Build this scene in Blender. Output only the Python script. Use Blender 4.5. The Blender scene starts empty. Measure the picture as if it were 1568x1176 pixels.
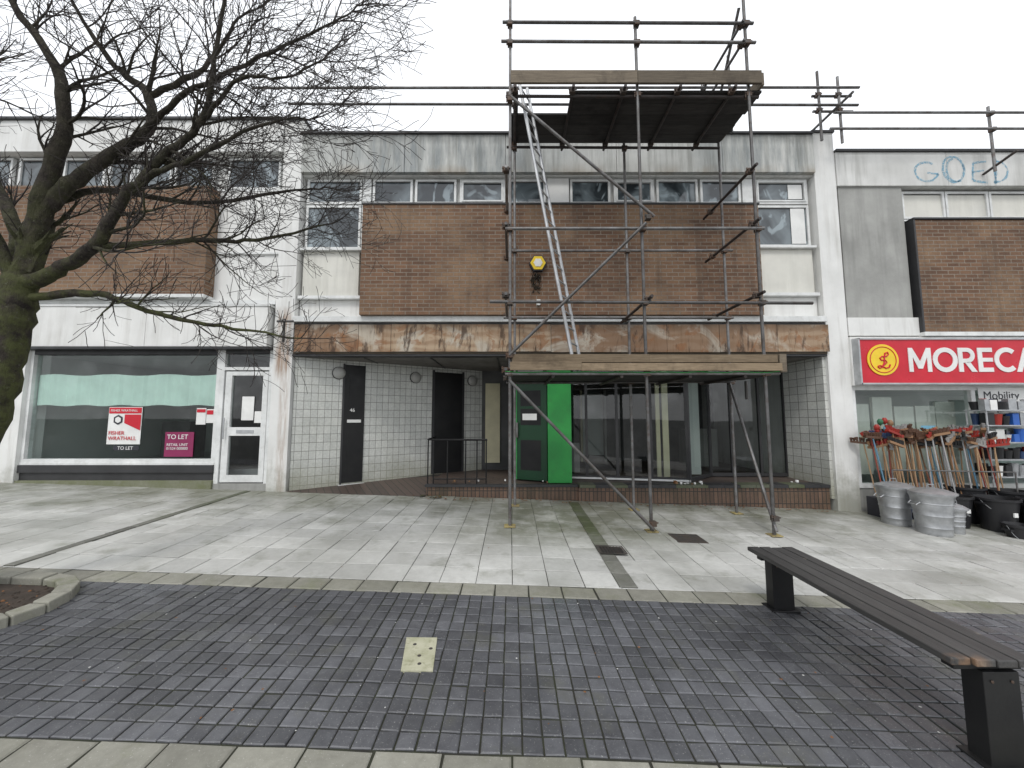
import bpy, math, random
from mathutils import Vector, Matrix
random.seed(11)
scene = bpy.context.scene
R = random.uniform

def G(x, y):
    xc = max(-30, min(30, x)); yc = max(-10, min(20, y))
    return -.034*xc + .024*(yc-3.3)

# ------------------------------------------------------------------ materials
class N:
    def __init__(s, name):
        s.m = bpy.data.materials.new(name); s.m.use_nodes = True
        s.t = s.m.node_tree; s.t.nodes.clear()
        s.out = s.n('ShaderNodeOutputMaterial')
        s.tc = s.n('ShaderNodeTexCoord').outputs['Object']
    def n(s, typ, **kw):
        n = s.t.nodes.new(typ)
        for k, v in kw.items(): setattr(n, k, v)
        return n
    def l(s, a, b): s.t.links.new(a, b)
    def noise(s, scale, detail=5, rough=.6, vec=None, mscale=None, dist=0):
        v = vec or s.tc
        if mscale:
            mp = s.n('ShaderNodeMapping'); mp.inputs['Scale'].default_value = mscale
            s.l(v, mp.inputs['Vector']); v = mp.outputs[0]
        n = s.n('ShaderNodeTexNoise'); n.inputs['Scale'].default_value = scale
        n.inputs['Detail'].default_value = detail; n.inputs['Roughness'].default_value = rough
        n.inputs['Distortion'].default_value = dist
        s.l(v, n.inputs['Vector']); return n.outputs['Fac']
    def ramp(s, fac, a, b, ca=0, cb=1):
        r = s.n('ShaderNodeMapRange'); r.clamp = True
        r.inputs['From Min'].default_value = a; r.inputs['From Max'].default_value = b
        r.inputs['To Min'].default_value = ca; r.inputs['To Max'].default_value = cb
        s.l(fac, r.inputs['Value']); return r.outputs[0]
    def math(s, op, a, b):
        m = s.n('ShaderNodeMath', operation=op)
        for i, x in enumerate((a, b)):
            if isinstance(x, (int, float)): m.inputs[i].default_value = x
            else: s.l(x, m.inputs[i])
        return m.outputs[0]
    def mix(s, fac, a, b, mode='MIX'):
        m = s.n('ShaderNodeMix', data_type='RGBA', blend_type=mode)
        for sock, x in ((m.inputs['Factor'], fac), (m.inputs['A'], a), (m.inputs['B'], b)):
            if isinstance(x, (int, float)): sock.default_value = x
            elif isinstance(x, tuple): sock.default_value = (*x, 1)
            else: s.l(x, sock)
        return m.outputs['Result']
    def xyz(s):
        n = s.n('ShaderNodeSeparateXYZ'); s.l(s.tc, n.inputs[0]); return n.outputs
    def blob(s, axis, c, w, soft):
        d = s.math('ABSOLUTE', s.math('SUBTRACT', axis, c), 0)
        return s.ramp(d, w, w+soft, 1, 0)
    def finish(s, col, rough=.7, metal=0, spec=.4, bump=None, bstr=.3, bdist=.005):
        p = s.n('ShaderNodeBsdfPrincipled')
        if isinstance(col, tuple): p.inputs['Base Color'].default_value = (*col, 1)
        else: s.l(col, p.inputs['Base Color'])
        if isinstance(rough, (int, float)): p.inputs['Roughness'].default_value = rough
        else: s.l(rough, p.inputs['Roughness'])
        p.inputs['Metallic'].default_value = metal
        p.inputs['Specular IOR Level'].default_value = spec
        if bump is not None:
            b = s.n('ShaderNodeBump'); b.inputs['Strength'].default_value = bstr
            b.inputs['Distance'].default_value = bdist
            s.l(bump, b.inputs['Height']); s.l(b.outputs[0], p.inputs['Normal'])
        s.l(p.outputs[0], s.out.inputs[0]); return s.m
    def attr(s):
        a = s.n('ShaderNodeAttribute', attribute_name='var'); return a.outputs['Fac']
    def grey(s, f):
        c = s.n('ShaderNodeCombineColor')
        for i in range(3): s.l(f, c.inputs[i])
        return c.outputs[0]

def M(name, c1, c2=None, rough=.7, scale=2.5, spec=.4, metal=0, bump=.25, bscale=60,
      streak=0, scol=(.13, .13, .11), var=0, rvar=.1, lo=.35, hi=.65, grime=0, gcol=(.1, .1, .07), rust=None, slo=.45, base=0):
    s = N(name)
    c2 = c2 or tuple(x*.72 for x in c1)
    col = s.mix(s.ramp(s.noise(scale), lo, hi), c1, c2)
    if grime:
        col = s.mix(s.math('MULTIPLY', s.ramp(s.noise(scale*2.7, 8, .7), .5, .68), grime), col, gcol)
    if streak:
        f = s.ramp(s.noise(1.0, 6, .65, mscale=(7, 7, .55)), slo, slo+.25)
        g = s.ramp(s.noise(.55, 3), .35, .62)
        col = s.mix(s.math('MULTIPLY', s.math('MULTIPLY', f, g), streak), col, scol)
        col = s.mix(s.ramp(s.noise(22, 5, .7), .6, .75, 0, .3*streak), col, scol)
    if rust:
        X, Y, Z = s.xyz(); f = None
        for (cx, cz, wx, wz, k) in rust:
            q = s.math('MULTIPLY', s.blob(X, cx, wx, wx*1.2), s.blob(Z, cz, wz, wz*.5))
            q = s.math('MULTIPLY', q, s.ramp(s.noise(1.4, 6, .7, mscale=(14, 14, 1.2)), .36, .6, 0, k))
            f = q if f is None else s.math('MAXIMUM', f, q)
        col = s.mix(f, col, (.24, .115, .04))
    if base:   # splash-back dirt at the foot of the wall
        X, Y, Z = s.xyz()
        col = s.mix(s.math('MULTIPLY', s.ramp(s.math('ADD', Z, s.ramp(s.noise(5, 6, .7), .25, .75, -.3, .3)), .1, .75, 1, 0), base), col, (.16, .165, .11))
    if var:
        col = s.mix(1.0, col, s.grey(s.ramp(s.attr(), 0, 1, 1-var, 1+var)), 'MULTIPLY')
    r = s.ramp(s.noise(scale*1.7), .3, .7, max(0, rough-rvar), min(1, rough+rvar))
    return s.finish(col, r, metal, spec, s.noise(bscale, 4), bump, .004)

def brickmat(name, a, b, mortar, w=.225, h=.075, ms=.008, off=.5, rough=.85, spec=.25, bstr=.6, dirt=.5, dcol=(.05, .04, .035), patch=None, low=None):
    s = N(name)
    sx = s.n('ShaderNodeSeparateXYZ'); s.l(s.tc, sx.inputs[0])
    cx = s.n('ShaderNodeCombineXYZ')
    s.l(s.math('ADD', sx.outputs[0], s.math('MULTIPLY', sx.outputs[1], .6)), cx.inputs[0]); s.l(sx.outputs[2], cx.inputs[1])
    t = s.n('ShaderNodeTexBrick', offset=off)
    t.inputs['Scale'].default_value = 1; t.inputs['Brick Width'].default_value = w
    t.inputs['Row Height'].default_value = h; t.inputs['Mortar Size'].default_value = ms
    t.inputs['Mortar Smooth'].default_value = .2; t.inputs['Bias'].default_value = 0
    t.inputs['Color1'].default_value = (*a, 1); t.inputs['Color2'].default_value = (*b, 1)
    t.inputs['Mortar'].default_value = (*mortar, 1); s.l(cx.outputs[0], t.inputs['Vector'])
    col = t.outputs['Color']
    col = s.mix(s.math('MULTIPLY', s.ramp(s.noise(1.1, 6, .65), .45, .72), dirt), col, dcol)
    if patch:
        inv0 = s.math('SUBTRACT', 1.0, t.outputs['Fac'])
        col = s.mix(s.math('MULTIPLY', inv0, s.ramp(s.noise(.8, 4, .6, mscale=(1, 1, 1.6)), .46, .62, 0, .65)), col, patch)
        col = s.mix(s.ramp(s.noise(1.0, 5, .65, mscale=(5, 5, .4)), .52, .72, 0, .45), col, dcol)
    if low: col = s.mix(s.ramp(s.math('ADD', sx.outputs[2], s.ramp(s.noise(3, 5), 0, 1, -.3, .3)), .25, .75, .7, 0), col, low)
    col = s.mix(s.ramp(s.noise(30, 3), .3, .7, 0, .22), col, (.02, .02, .02))
    inv = s.math('SUBTRACT', 1.0, t.outputs['Fac'])
    hgt = s.math('ADD', inv, s.math('MULTIPLY', s.noise(60, 3), .4))
    return s.finish(col, rough, 0, spec, hgt, bstr, .006)

def glassmat(name, tint=(.75, .82, .8), base=.05):
    s = N(name)
    tr = s.n('ShaderNodeBsdfTransparent'); tr.inputs[0].default_value = (*tint, 1)
    gl = s.n('ShaderNodeBsdfGlossy'); gl.inputs['Roughness'].default_value = .02
    gl.inputs[0].default_value = (1, 1, 1, 1)
    b = s.n('ShaderNodeBump'); b.inputs['Strength'].default_value = .05; b.inputs['Distance'].default_value = .01
    s.l(s.noise(1.3, 2), b.inputs['Height']); s.l(b.outputs[0], gl.inputs['Normal'])
    lw = s.n('ShaderNodeLayerWeight'); lw.inputs[0].default_value = .5
    f = s.math('ADD', s.math('MULTIPLY', s.math('POWER', lw.outputs['Facing'], 4.0), .8), base)
    f = s.math('MINIMUM', s.math('ADD', f, s.ramp(s.noise(2.2, 5, .65), .5, .75, 0, .04)), 1.0)
    mx = s.n('ShaderNodeMixShader'); s.l(f, mx.inputs[0])
    s.l(tr.outputs[0], mx.inputs[1]); s.l(gl.outputs[0], mx.inputs[2]); s.l(mx.outputs[0], s.out.inputs[0])
    return s.m

def plywood():
    s = N('weathered_plywood')
    w = s.n('ShaderNodeTexWave', wave_type='RINGS'); w.inputs['Scale'].default_value = 1.3
    w.inputs['Distortion'].default_value = 11; w.inputs['Detail'].default_value = 3; w.inputs['Detail Scale'].default_value = .7
    mp = s.n('ShaderNodeMapping'); mp.inputs['Scale'].default_value = (.8, 1, 2.2)
    s.l(s.tc, mp.inputs[0]); s.l(mp.outputs[0], w.inputs['Vector'])
    base = s.mix(s.attr(), (.24, .155, .10), (.42, .32, .22))
    col = s.mix(s.ramp(w.outputs['Fac'], .25, .85, 0, .5), base, (.22, .13, .075))
    col = s.mix(s.ramp(s.noise(1.1, 4, .6, dist=1.5), .50, .60, 0, .8), col, (.46, .42, .35))
    col = s.mix(s.ramp(s.noise(2.1, 4, .6, dist=2.0), .55, .63, 0, .65), col, (.25, .11, .045))
    col = s.mix(s.ramp(s.noise(1.5, 6, .7, mscale=(2.8, 1, .7), dist=.6), .54, .62, 0, .85), col, (.055, .034, .024))
    col = s.mix(s.ramp(s.noise(1.0, 6, .7, mscale=(12, 1, .9)), .52, .7, 0, .5), col, (.16, .085, .04))
    X, Y, Z = s.xyz()
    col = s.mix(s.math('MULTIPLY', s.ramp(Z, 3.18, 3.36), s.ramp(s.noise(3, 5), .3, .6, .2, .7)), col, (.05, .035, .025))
    return s.finish(col, .75, 0, .3, w.outputs['Fac'], .1)

PAINT = M('painted_concrete', (.68, .68, .66), (.55, .55, .53), .75, 1.2, streak=.7, scol=(.24, .24, .22))
PAINTW = M('white_painted_render', (.76, .76, .74), (.66, .66, .64), .7, 1.5, streak=.5, scol=(.32, .30, .26), slo=.48,
           rust=[(-4.36, 3.0, .08, .5, .8), (-4.30, 1.6, .05, 1.3, .45)], base=.6)
def fascia():
    s = N('stained_concrete_fascia')
    col = s.mix(s.ramp(s.noise(.9), .35, .65), (.60, .60, .57), (.46, .47, .45))
    X, Y, Z = s.xyz()
    st1 = s.ramp(s.noise(1.0, 7, .7, mscale=(5, 5, .7)), .38, .62)
    bl = s.math('MAXIMUM', s.blob(X, -1.3, 1.3, 1.5), s.blob(X, 5.0, .6, 1.0))
    col = s.mix(s.math('MULTIPLY', s.math('MULTIPLY', st1, bl), .75), col, (.18, .205, .215))
    col = s.mix(s.math('MULTIPLY', s.ramp(s.noise(1.3, 6, .7, mscale=(9, 9, .5)), .46, .66), .55), col, (.19, .19, .17))
    col = s.mix(s.math('MULTIPLY', s.ramp(Z, 7.0, 7.22), s.ramp(s.noise(4, 5), .35, .6, .2, .75)), col, (.13, .13, .12))
    col = s.mix(s.math('MULTIPLY', s.ramp(Z, 6.62, 6.43), s.ramp(s.noise(2, 5), .45, .65, 0, .5)), col, (.28, .22, .15))
    return s.finish(col, .8, 0, .35, s.noise(50, 4), .35, .004)
FASC = fascia()
GREYC = M('bare_grey_concrete', (.38, .38, .36), (.28, .28, .265), .85, 1.5, streak=.7, scol=(.18, .18, .17), bump=.4)
CREAM = M('cream_infill_panel', (.68, .67, .61), (.60, .59, .54), .6, 2, streak=.35, scol=(.3, .3, .25))
FRAME = M('white_window_frame', (.76, .77, .76), (.6, .61, .6), .45, 3, bump=.05, grime=.3, gcol=(.35, .35, .31))
DARKM = M('dark_metal_trim', (.04, .04, .042), None, .5, 3, bump=.1)
BLACK = M('black_paint', (.008, .008, .009), (.014, .014, .014), .45, 3, bump=.1, spec=.3)
SOFF = M('soffit_board', (.22, .21, .195), (.14, .13, .12), .8, 2, grime=.4)
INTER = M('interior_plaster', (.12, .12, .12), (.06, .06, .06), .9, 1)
INTL = M('interior_pale_wall', (.62, .65, .62), (.5, .54, .52), .9, .7)
INTF = M('interior_floor', (.35, .36, .36), (.25, .26, .27), .5, 1)
BRICK = brickmat('brown_brick', (.225, .128, .078), (.14, .078, .05), (.26, .215, .17), ms=.009, patch=(.29, .19, .115), dirt=.55, dcol=(.075, .055, .043))
TILE = brickmat('white_wall_tiles', (.68, .69, .65), (.57, .58, .55), (.19, .19, .17), w=.145, h=.16, ms=.005, off=0, rough=.25, spec=.5, bstr=.3, dirt=.35, dcol=(.33, .33, .28), low=(.3, .3, .22))
RISER = brickmat('brown_riser_tiles', (.19, .12, .085), (.12, .08, .06), (.05, .045, .04), w=.075, h=.225, ms=.008, off=0, rough=.5, dirt=.6, dcol=(.05, .05, .03))
FLOORT = brickmat('entrance_floor', (.12, .09, .075), (.09, .07, .06), (.04, .04, .035), w=.15, h=.15, off=0, rough=.5)
PLY = plywood()
GLASS = glassmat('shop_glass', (.8, .87, .85), .045)
GLASSD = glassmat('dark_shop_glass', (.66, .70, .69), .055)
def upglass():  # pane reflections are painted into the colour as a noise pattern
    s = N('upstairs_glass')
    n = s.noise(.9, 3, .5, mscale=(1.2, 1, 1.5), dist=1.0)
    col = s.mix(s.ramp(n, .42, .62), (.03, .037, .042), (.15, .18, .195))
    col = s.mix(s.ramp(s.noise(1.5, 3, .5, mscale=(1.4, 1, .8), dist=1.5), .57, .63, 0, .7), col, (.33, .39, .42))
    return s.finish(col, .05, 0, .8, s.noise(1.5, 2), .08, .02)
UGL = upglass()
GREEN = M('green_paint', (.03, .30, .06), (.022, .23, .05), .4, 2, bump=.05, grime=.3, gcol=(.03, .12, .04))
GREEND = M('shaded_dark_green_paint', (.006, .045, .018), (.005, .035, .013), .4, 2, bump=.05)  # dark green, lowered further to hold the shadow on the recessed door
STEEL = M('galvanised_tube', (.19, .19, .19), (.10, .095, .09), .5, 5, metal=.5, spec=.5, grime=.6, gcol=(.09, .05, .035), var=.4)
STEELD = M('rusty_dark_tube', (.06, .052, .05), (.035, .03, .028), .6, 5, metal=.3, grime=.4, gcol=(.08, .035, .02), var=.3)
COUP = M('steel_coupler', (.07, .065, .06), (.1, .06, .04), .6, 6, metal=.4)
PLATE = M('ochre_base_plate', (.40, .33, .14), (.24, .19, .1), .6, 9, metal=.1, grime=.6, gcol=(.1, .09, .05))
ALU = M('aluminium', (.50, .51, .52), (.36, .37, .38), .4, 5, metal=.5)
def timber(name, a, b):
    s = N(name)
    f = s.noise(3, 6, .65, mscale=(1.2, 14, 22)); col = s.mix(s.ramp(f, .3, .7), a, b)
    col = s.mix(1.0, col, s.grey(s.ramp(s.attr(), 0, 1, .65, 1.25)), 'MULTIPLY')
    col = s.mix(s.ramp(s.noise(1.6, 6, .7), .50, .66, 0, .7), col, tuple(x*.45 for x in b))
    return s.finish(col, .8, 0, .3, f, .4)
BOARD = timber('scaffold_board', (.18, .15, .11), (.10, .08, .06))
BOARDP = timber('pale_timber_board', (.33, .255, .17), (.17, .125, .08))
UNDER = timber('shaded_board_underside', (.05, .047, .045), (.025, .023, .022))  # board timber darkened so its colour carries the shade below the decks
def slat():
    s = N('weathered_bench_slats')
    f = s.noise(3, 6, .65, mscale=(24, 1.2, 20)); col = s.mix(s.ramp(f, .3, .7), (.062, .060, .058), (.028, .027, .027))
    col = s.mix(s.ramp(s.noise(8, 4, .6), .66, .71, 0, .7), col, (.17, .15, .125))
    X, Y, Z = s.xyz()
    e1 = s.math('MULTIPLY', s.ramp(Y, 2.06, 2.01), s.ramp(X, 2.36, 2.26))
    col = s.mix(s.math('MULTIPLY', e1, s.ramp(s.noise(11, 5), .4, .55, 0, .8)), col, (.2, .12, .07))
    col = s.mix(1.0, col, s.grey(s.ramp(s.attr(), 0, 1, .75, 1.25)), 'MULTIPLY')
    return s.finish(col, .5, 0, .45, f, .5)
SLAT = slat()

def paving(name, c1, c2, dark, moss, rough, var, wetlo=.5, dk=.6, ms=.55, near=.8, big=.0):
    s = N(name)
    col = s.mix(s.ramp(s.noise(14, 5, .7), .3, .7), c1, c2)
    col = s.mix(1.0, col, s.grey(s.ramp(s.attr(), 0, 1, 1-var, 1+var)), 'MULTIPLY')
    col = s.mix(s.ramp(s.noise(.75, 6, .62), wetlo, wetlo+.2, 0, dk), col, dark)
    col = s.mix(s.ramp(s.noise(2.3, 6, .7), .54, .72, 0, ms), col, moss)
    if big: col = s.mix(1.0, col, s.grey(s.ramp(s.noise(.45, 5, .6), .35, .65, 1-big, 1+big)), 'MULTIPLY')
    col = s.mix(s.ramp(s.noise(9, 6, .75), .60, .72, 0, .35), col, dark)
    col = s.mix(s.ramp(s.noise(110, 2), .64, .74, 0, .4), col, (.6, .6, .57))
    X, Y, Z = s.xyz()
    nr = s.ramp(s.math('ADD', Y, s.ramp(s.noise(1.3, 5, .65), .25, .75, -1.3, 1.3)), 5.6, 7.1)
    nr = s.math('MULTIPLY', nr, s.ramp(s.noise(2.5, 5, .7), .3, .6, .5, 1))
    pt = s.math('MULTIPLY', s.blob(X, .9, .8, 1.5), s.blob(Y, 6.3, .8, .9))
    nr = s.math('MAXIMUM', nr, s.math('MULTIPLY', pt, s.ramp(s.noise(2, 5, .7), .35, .55, .3, 1)))
    col = s.mix(s.math('MULTIPLY', nr, near), col, moss)
    r = s.ramp(s.noise(1.1, 5), .4, .65, rough-.17, rough+.15)
    return s.finish(col, r, 0, .45, s.noise(70, 5, .7), .4, .004)
SLABM = paving('concrete_paving_slabs', (.53, .53, .505), (.44, .44, .42), (.25, .25, .225), (.115, .12, .075), .55, .12, .47, .65, big=.08)
PAVEM = paving('blue_grey_pavers', (.112, .115, .124), (.078, .080, .088), (.046, .047, .052), (.105, .105, .075), .42, .26, .47, .65, .5, big=.28)
KERBM = paving('stone_edging', (.27, .265, .225), (.2, .195, .165), (.14, .14, .1), (.12, .135, .055), .7, .18)
JOINT = M('paving_joint_moss', (.032, .036, .02), (.022, .02, .017), .9, 6)
DSTRIP = paving('dark_channel_setts', (.17, .17, .15), (.12, .12, .105), (.08, .08, .065), (.07, .085, .035), .6, .25)
SOIL = M('planter_soil', (.06, .045, .035), (.035, .028, .022), .95, 12, bump=.8, bscale=40)
ASPH = M('ground_asphalt', (.16, .16, .15), (.12, .12, .115), .85, 1.5)
def barkm():
    s = N('mossy_bark')
    col = s.mix(s.ramp(s.noise(14, 6, .7), .35, .65), (.070, .060, .050), (.026, .022, .02))
    X, Y, Z = s.xyz()
    low = s.ramp(Z, 3.9, 2.3)
    m = s.math('MULTIPLY', s.ramp(s.noise(6, 7, .7), .40, .58), s.math('ADD', s.math('MULTIPLY', low, .7), .1))
    col = s.mix(m, col, (.12, .135, .05))
    col = s.mix(s.ramp(s.noise(38, 4, .7), .6, .7, 0, .5), col, (.2, .2, .15))
    h = s.math('ADD', s.noise(30, 6, .75, mscale=(1, 1, .35)), s.math('MULTIPLY', s.noise(9, 4), .8))
    return s.finish(col, .9, 0, .2, h, 1.0, .04)
BARK = barkm()
TWIG = M('twig_bark', (.035, .028, .024), (.022, .018, .016), .8, 5, bump=.1)
def flat(name, c, rough=.5, metal=0): return M(name, c, tuple(x*.85 for x in c), rough, 3, metal=metal, bump=.05)
RED = flat('red_sign_panel', (.58, .012, .03), .35)
YEL = flat('yellow_enamel', (.85, .6, .03), .4)
WHT = flat('white_print', (.8, .8, .78), .5)
MINT = flat('mint_window_film', (.58, .73, .66), .6)
MAR = flat('maroon_print', (.25, .02, .09), .5)
DRK = flat('dark_print', (.03, .03, .04), .5)
BLUE = flat('blue_plastic', (.03, .12, .45), .4)
GALV = M('galvanised_zinc', (.46, .47, .48), (.33, .34, .35), .38, 8, metal=.6, bump=.2)
PLB = flat('black_plastic', (.02, .02, .022), .4)
WOOD = flat('broom_wood', (.40, .26, .15), .6)
WOOD2 = flat('broom_wood_dark', (.28, .16, .085), .6)
def graf():
    s = N('blue_spray_paint')
    p = s.n('ShaderNodeBsdfPrincipled'); p.inputs['Base Color'].default_value = (.2, .42, .56, 1); p.inputs['Roughness'].default_value = .8
    tr = s.n('ShaderNodeBsdfTransparent'); mx = s.n('ShaderNodeMixShader')
    s.l(s.ramp(s.noise(22, 4, .7), .38, .6, .15, .8), mx.inputs[0]); s.l(tr.outputs[0], mx.inputs[1]); s.l(p.outputs[0], mx.inputs[2])
    s.l(mx.outputs[0], s.out.inputs[0]); return s.m
GRF = graf()
CURT = flat('cream_curtain', (.62, .58, .4), .8)
COVER = M('stone_inspection_cover', (.45, .44, .33), (.33, .33, .22), .7, 9, grime=.6, gcol=(.18, .18, .1))
IRON = M('cast_iron', (.05, .048, .046), (.07, .055, .045), .6, 9)
LAMPG = flat('opal_lamp_glass', (.42, .42, .40), .35)
LEAF = flat('dead_leaf', (.2, .09, .035), .8)
PAPER = flat('litter_paper', (.6, .6, .58), .8)
LBLUE = flat('sky_blue_print', (.2, .45, .6))

# ------------------------------------------------------------------ mesh helper
class MB:
    def __init__(s): s.v = []; s.f = []; s.m = []; s.c = []; s.mats = []; s.cur = .5
    def mi(s, mat):
        if mat not in s.mats: s.mats.append(mat)
        return s.mats.index(mat)
    def face(s, pts, mat):
        i = len(s.v); s.v += [tuple(p) for p in pts]; s.f.append(tuple(range(i, i+len(pts))))
        s.m.append(s.mi(mat)); s.c.append(s.cur); return s
    def raw(s, verts, faces, mat):
        i = len(s.v); s.v += [tuple(p) for p in verts]
        k = s.mi(mat)
        for f in faces: s.f.append(tuple(i+a for a in f)); s.m.append(k); s.c.append(s.cur)
        return s
    def box(s, x0, x1, y0, y1, z0, z1, mat):
        v = [(x0,y0,z0),(x1,y0,z0),(x1,y1,z0),(x0,y1,z0),(x0,y0,z1),(x1,y0,z1),(x1,y1,z1),(x0,y1,z1)]
        return s.raw(v, [(0,3,2,1),(4,5,6,7),(0,1,5,4),(1,2,6,5),(2,3,7,6),(3,0,4,7)], mat)
    def pane(s, x0, x1, y, z0, z1, mat):
        return s.face([(x0, y, z0), (x1, y, z0), (x1, y, z1), (x0, y, z1)], mat)
    def wall(s, a, b, z0, z1, t, mat):
        a = Vector((a[0], a[1], 0)); b = Vector((b[0], b[1], 0)); d = (b-a).normalized(); n = Vector((-d.y, d.x, 0))*t
        if t == 0: return s.face([(a.x, a.y, z0), (b.x, b.y, z0), (b.x, b.y, z1), (a.x, a.y, z1)], mat)
        p = [a, b, b+n, a+n]
        v = [(q.x, q.y, z0) for q in p]+[(q.x, q.y, z1) for q in p]
        return s.raw(v, [(0,3,2,1),(4,5,6,7),(0,1,5,4),(1,2,6,5),(2,3,7,6),(3,0,4,7)], mat)
    def path(s, pts, rad, n, mat, caps=True):
        pts = [Vector(p) for p in pts]; ref = None; verts = []; faces = []
        for i, p in enumerate(pts):
            d = (pts[min(i+1, len(pts)-1)]-pts[max(i-1, 0)])
            if d.length < 1e-9: d = Vector((0, 0, 1))
            d.normalize()
            if ref is None:
                ref = d.orthogonal().normalized()
            ref = (ref-d*ref.dot(d))
            if ref.length < 1e-6: ref = d.orthogonal()
            ref.normalize(); o = d.cross(ref)
            for k in range(n):
                a = 2*math.pi*k/n
                verts.append(p+(ref*math.cos(a)+o*math.sin(a))*rad[i])
        for i in range(len(pts)-1):
            for k in range(n):
                faces.append((i*n+k, i*n+(k+1) % n, (i+1)*n+(k+1) % n, (i+1)*n+k))
        if caps:
            faces.append(tuple(range(n-1, -1, -1))); faces.append(tuple(range((len(pts)-1)*n, len(pts)*n)))
        return s.raw(verts, faces, mat)
    def tube(s, a, b, r, mat, n=10, r2=None): return s.path([a, b], [r, r2 if r2 is not None else r], n, mat)
    def lathe(s, c, prof, n, mat):
        verts = []; faces = []
        for r, z in prof:
            for k in range(n):
                a = 2*math.pi*k/n; verts.append((c[0]+r*math.cos(a), c[1]+r*math.sin(a), c[2]+z))
        for i in range(len(prof)-1):
            for k in range(n): faces.append((i*n+k, i*n+(k+1) % n, (i+1)*n+(k+1) % n, (i+1)*n+k))
        faces.append(tuple(range(n-1, -1, -1))); faces.append(tuple(range((len(prof)-1)*n, len(prof)*n)))
        return s.raw(verts, faces, mat)
    def build(s, name, parent=None, smooth=False, bevel=0):
        me = bpy.data.meshes.new(name); me.from_pydata(s.v, [], s.f)
        for m in s.mats: me.materials.append(m)
        me.polygons.foreach_set('material_index', s.m)
        at = me.attributes.new('var', 'FLOAT', 'FACE'); at.data.foreach_set('value', s.c)
        if smooth:
            me.polygons.foreach_set('use_smooth', [True]*len(s.f))
            try: me.set_sharp_from_angle(angle=math.radians(40))
            except Exception: pass
        me.update()
        ob = bpy.data.objects.new(name, me); scene.collection.objects.link(ob)
        if bevel:
            b = ob.modifiers.new('bevel', 'BEVEL'); b.width = bevel; b.segments = 2; b.limit_method = 'ANGLE'
        if parent: attach(ob, parent)
        return ob

def attach(ob, parent):
    ob.parent = parent; ob.matrix_parent_inverse = Matrix.Translation(parent.location).inverted()
def empty(name, loc=(0, 0, 0)):
    e = bpy.data.objects.new(name, None); e.location = loc; e.empty_display_size = .3
    scene.collection.objects.link(e); return e
def text(body, name, parent, x, y, z, size, mat, sx=1, ext=.004, off=0, rot=(90, 0, 0), align='LEFT'):
    c = bpy.data.curves.new(name, 'FONT'); c.body = body; c.size = size; c.extrude = ext; c.offset = off
    c.align_x = align; c.materials.append(mat)
    o = bpy.data.objects.new(name, c); o.location = (x, y, z); o.scale = (sx, 1, 1)
    o.rotation_euler = [math.radians(a) for a in rot]
    scene.collection.objects.link(o); attach(o, parent); return o

def window(mb, x0, x1, z0, z1, y, fr=.045, gl=None, inner=False):
    gl = gl or UGL
    mb.box(x0, x1, y-.03, y+.03, z0, z0+fr, FRAME); mb.box(x0, x1, y-.03, y+.03, z1-fr, z1, FRAME)
    mb.box(x0, x0+fr, y-.03, y+.03, z0+fr, z1-fr, FRAME); mb.box(x1-fr, x1, y-.03, y+.03, z0+fr, z1-fr, FRAME)
    if inner:
        a, b, c, d = x0+fr, x1-fr, z0+fr, z1-fr
        mb.box(a, b, y-.045, y+.02, c, c+.03, FRAME); mb.box(a, b, y-.045, y+.02, d-.03, d, FRAME)
        mb.box(a, a+.03, y-.045, y+.02, c+.03, d-.03, FRAME); mb.box(b-.03, b, y-.045, y+.02, c+.03, d-.03, FRAME)
    mb.box(x0+fr-.004, x1-fr+.004, y, y+.008, z0+fr-.004, z1-fr+.004, gl)
    mb.box(x0+fr, x1-fr, y-.004, y-.001, z1-fr-.018 if not inner else z1-fr-.045, z1-fr if not inner else z1-fr-.03, DARKM)

# ------------------------------------------------------------------ ground
mb = MB()
xs = [-300, -30, -20, -10, 0, 10, 20, 30, 300]; ys = [-300, -10, 0, 5, 10, 20, 300]
for i in range(len(xs)-1):
    for j in range(len(ys)-1):
        q = [(xs[i], ys[j]), (xs[i+1], ys[j]), (xs[i+1], ys[j+1]), (xs[i], ys[j+1])]
        mb.face([(a, b, G(a, b)-.03) for a, b in q], ASPH)
mb.build('ground')

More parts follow.
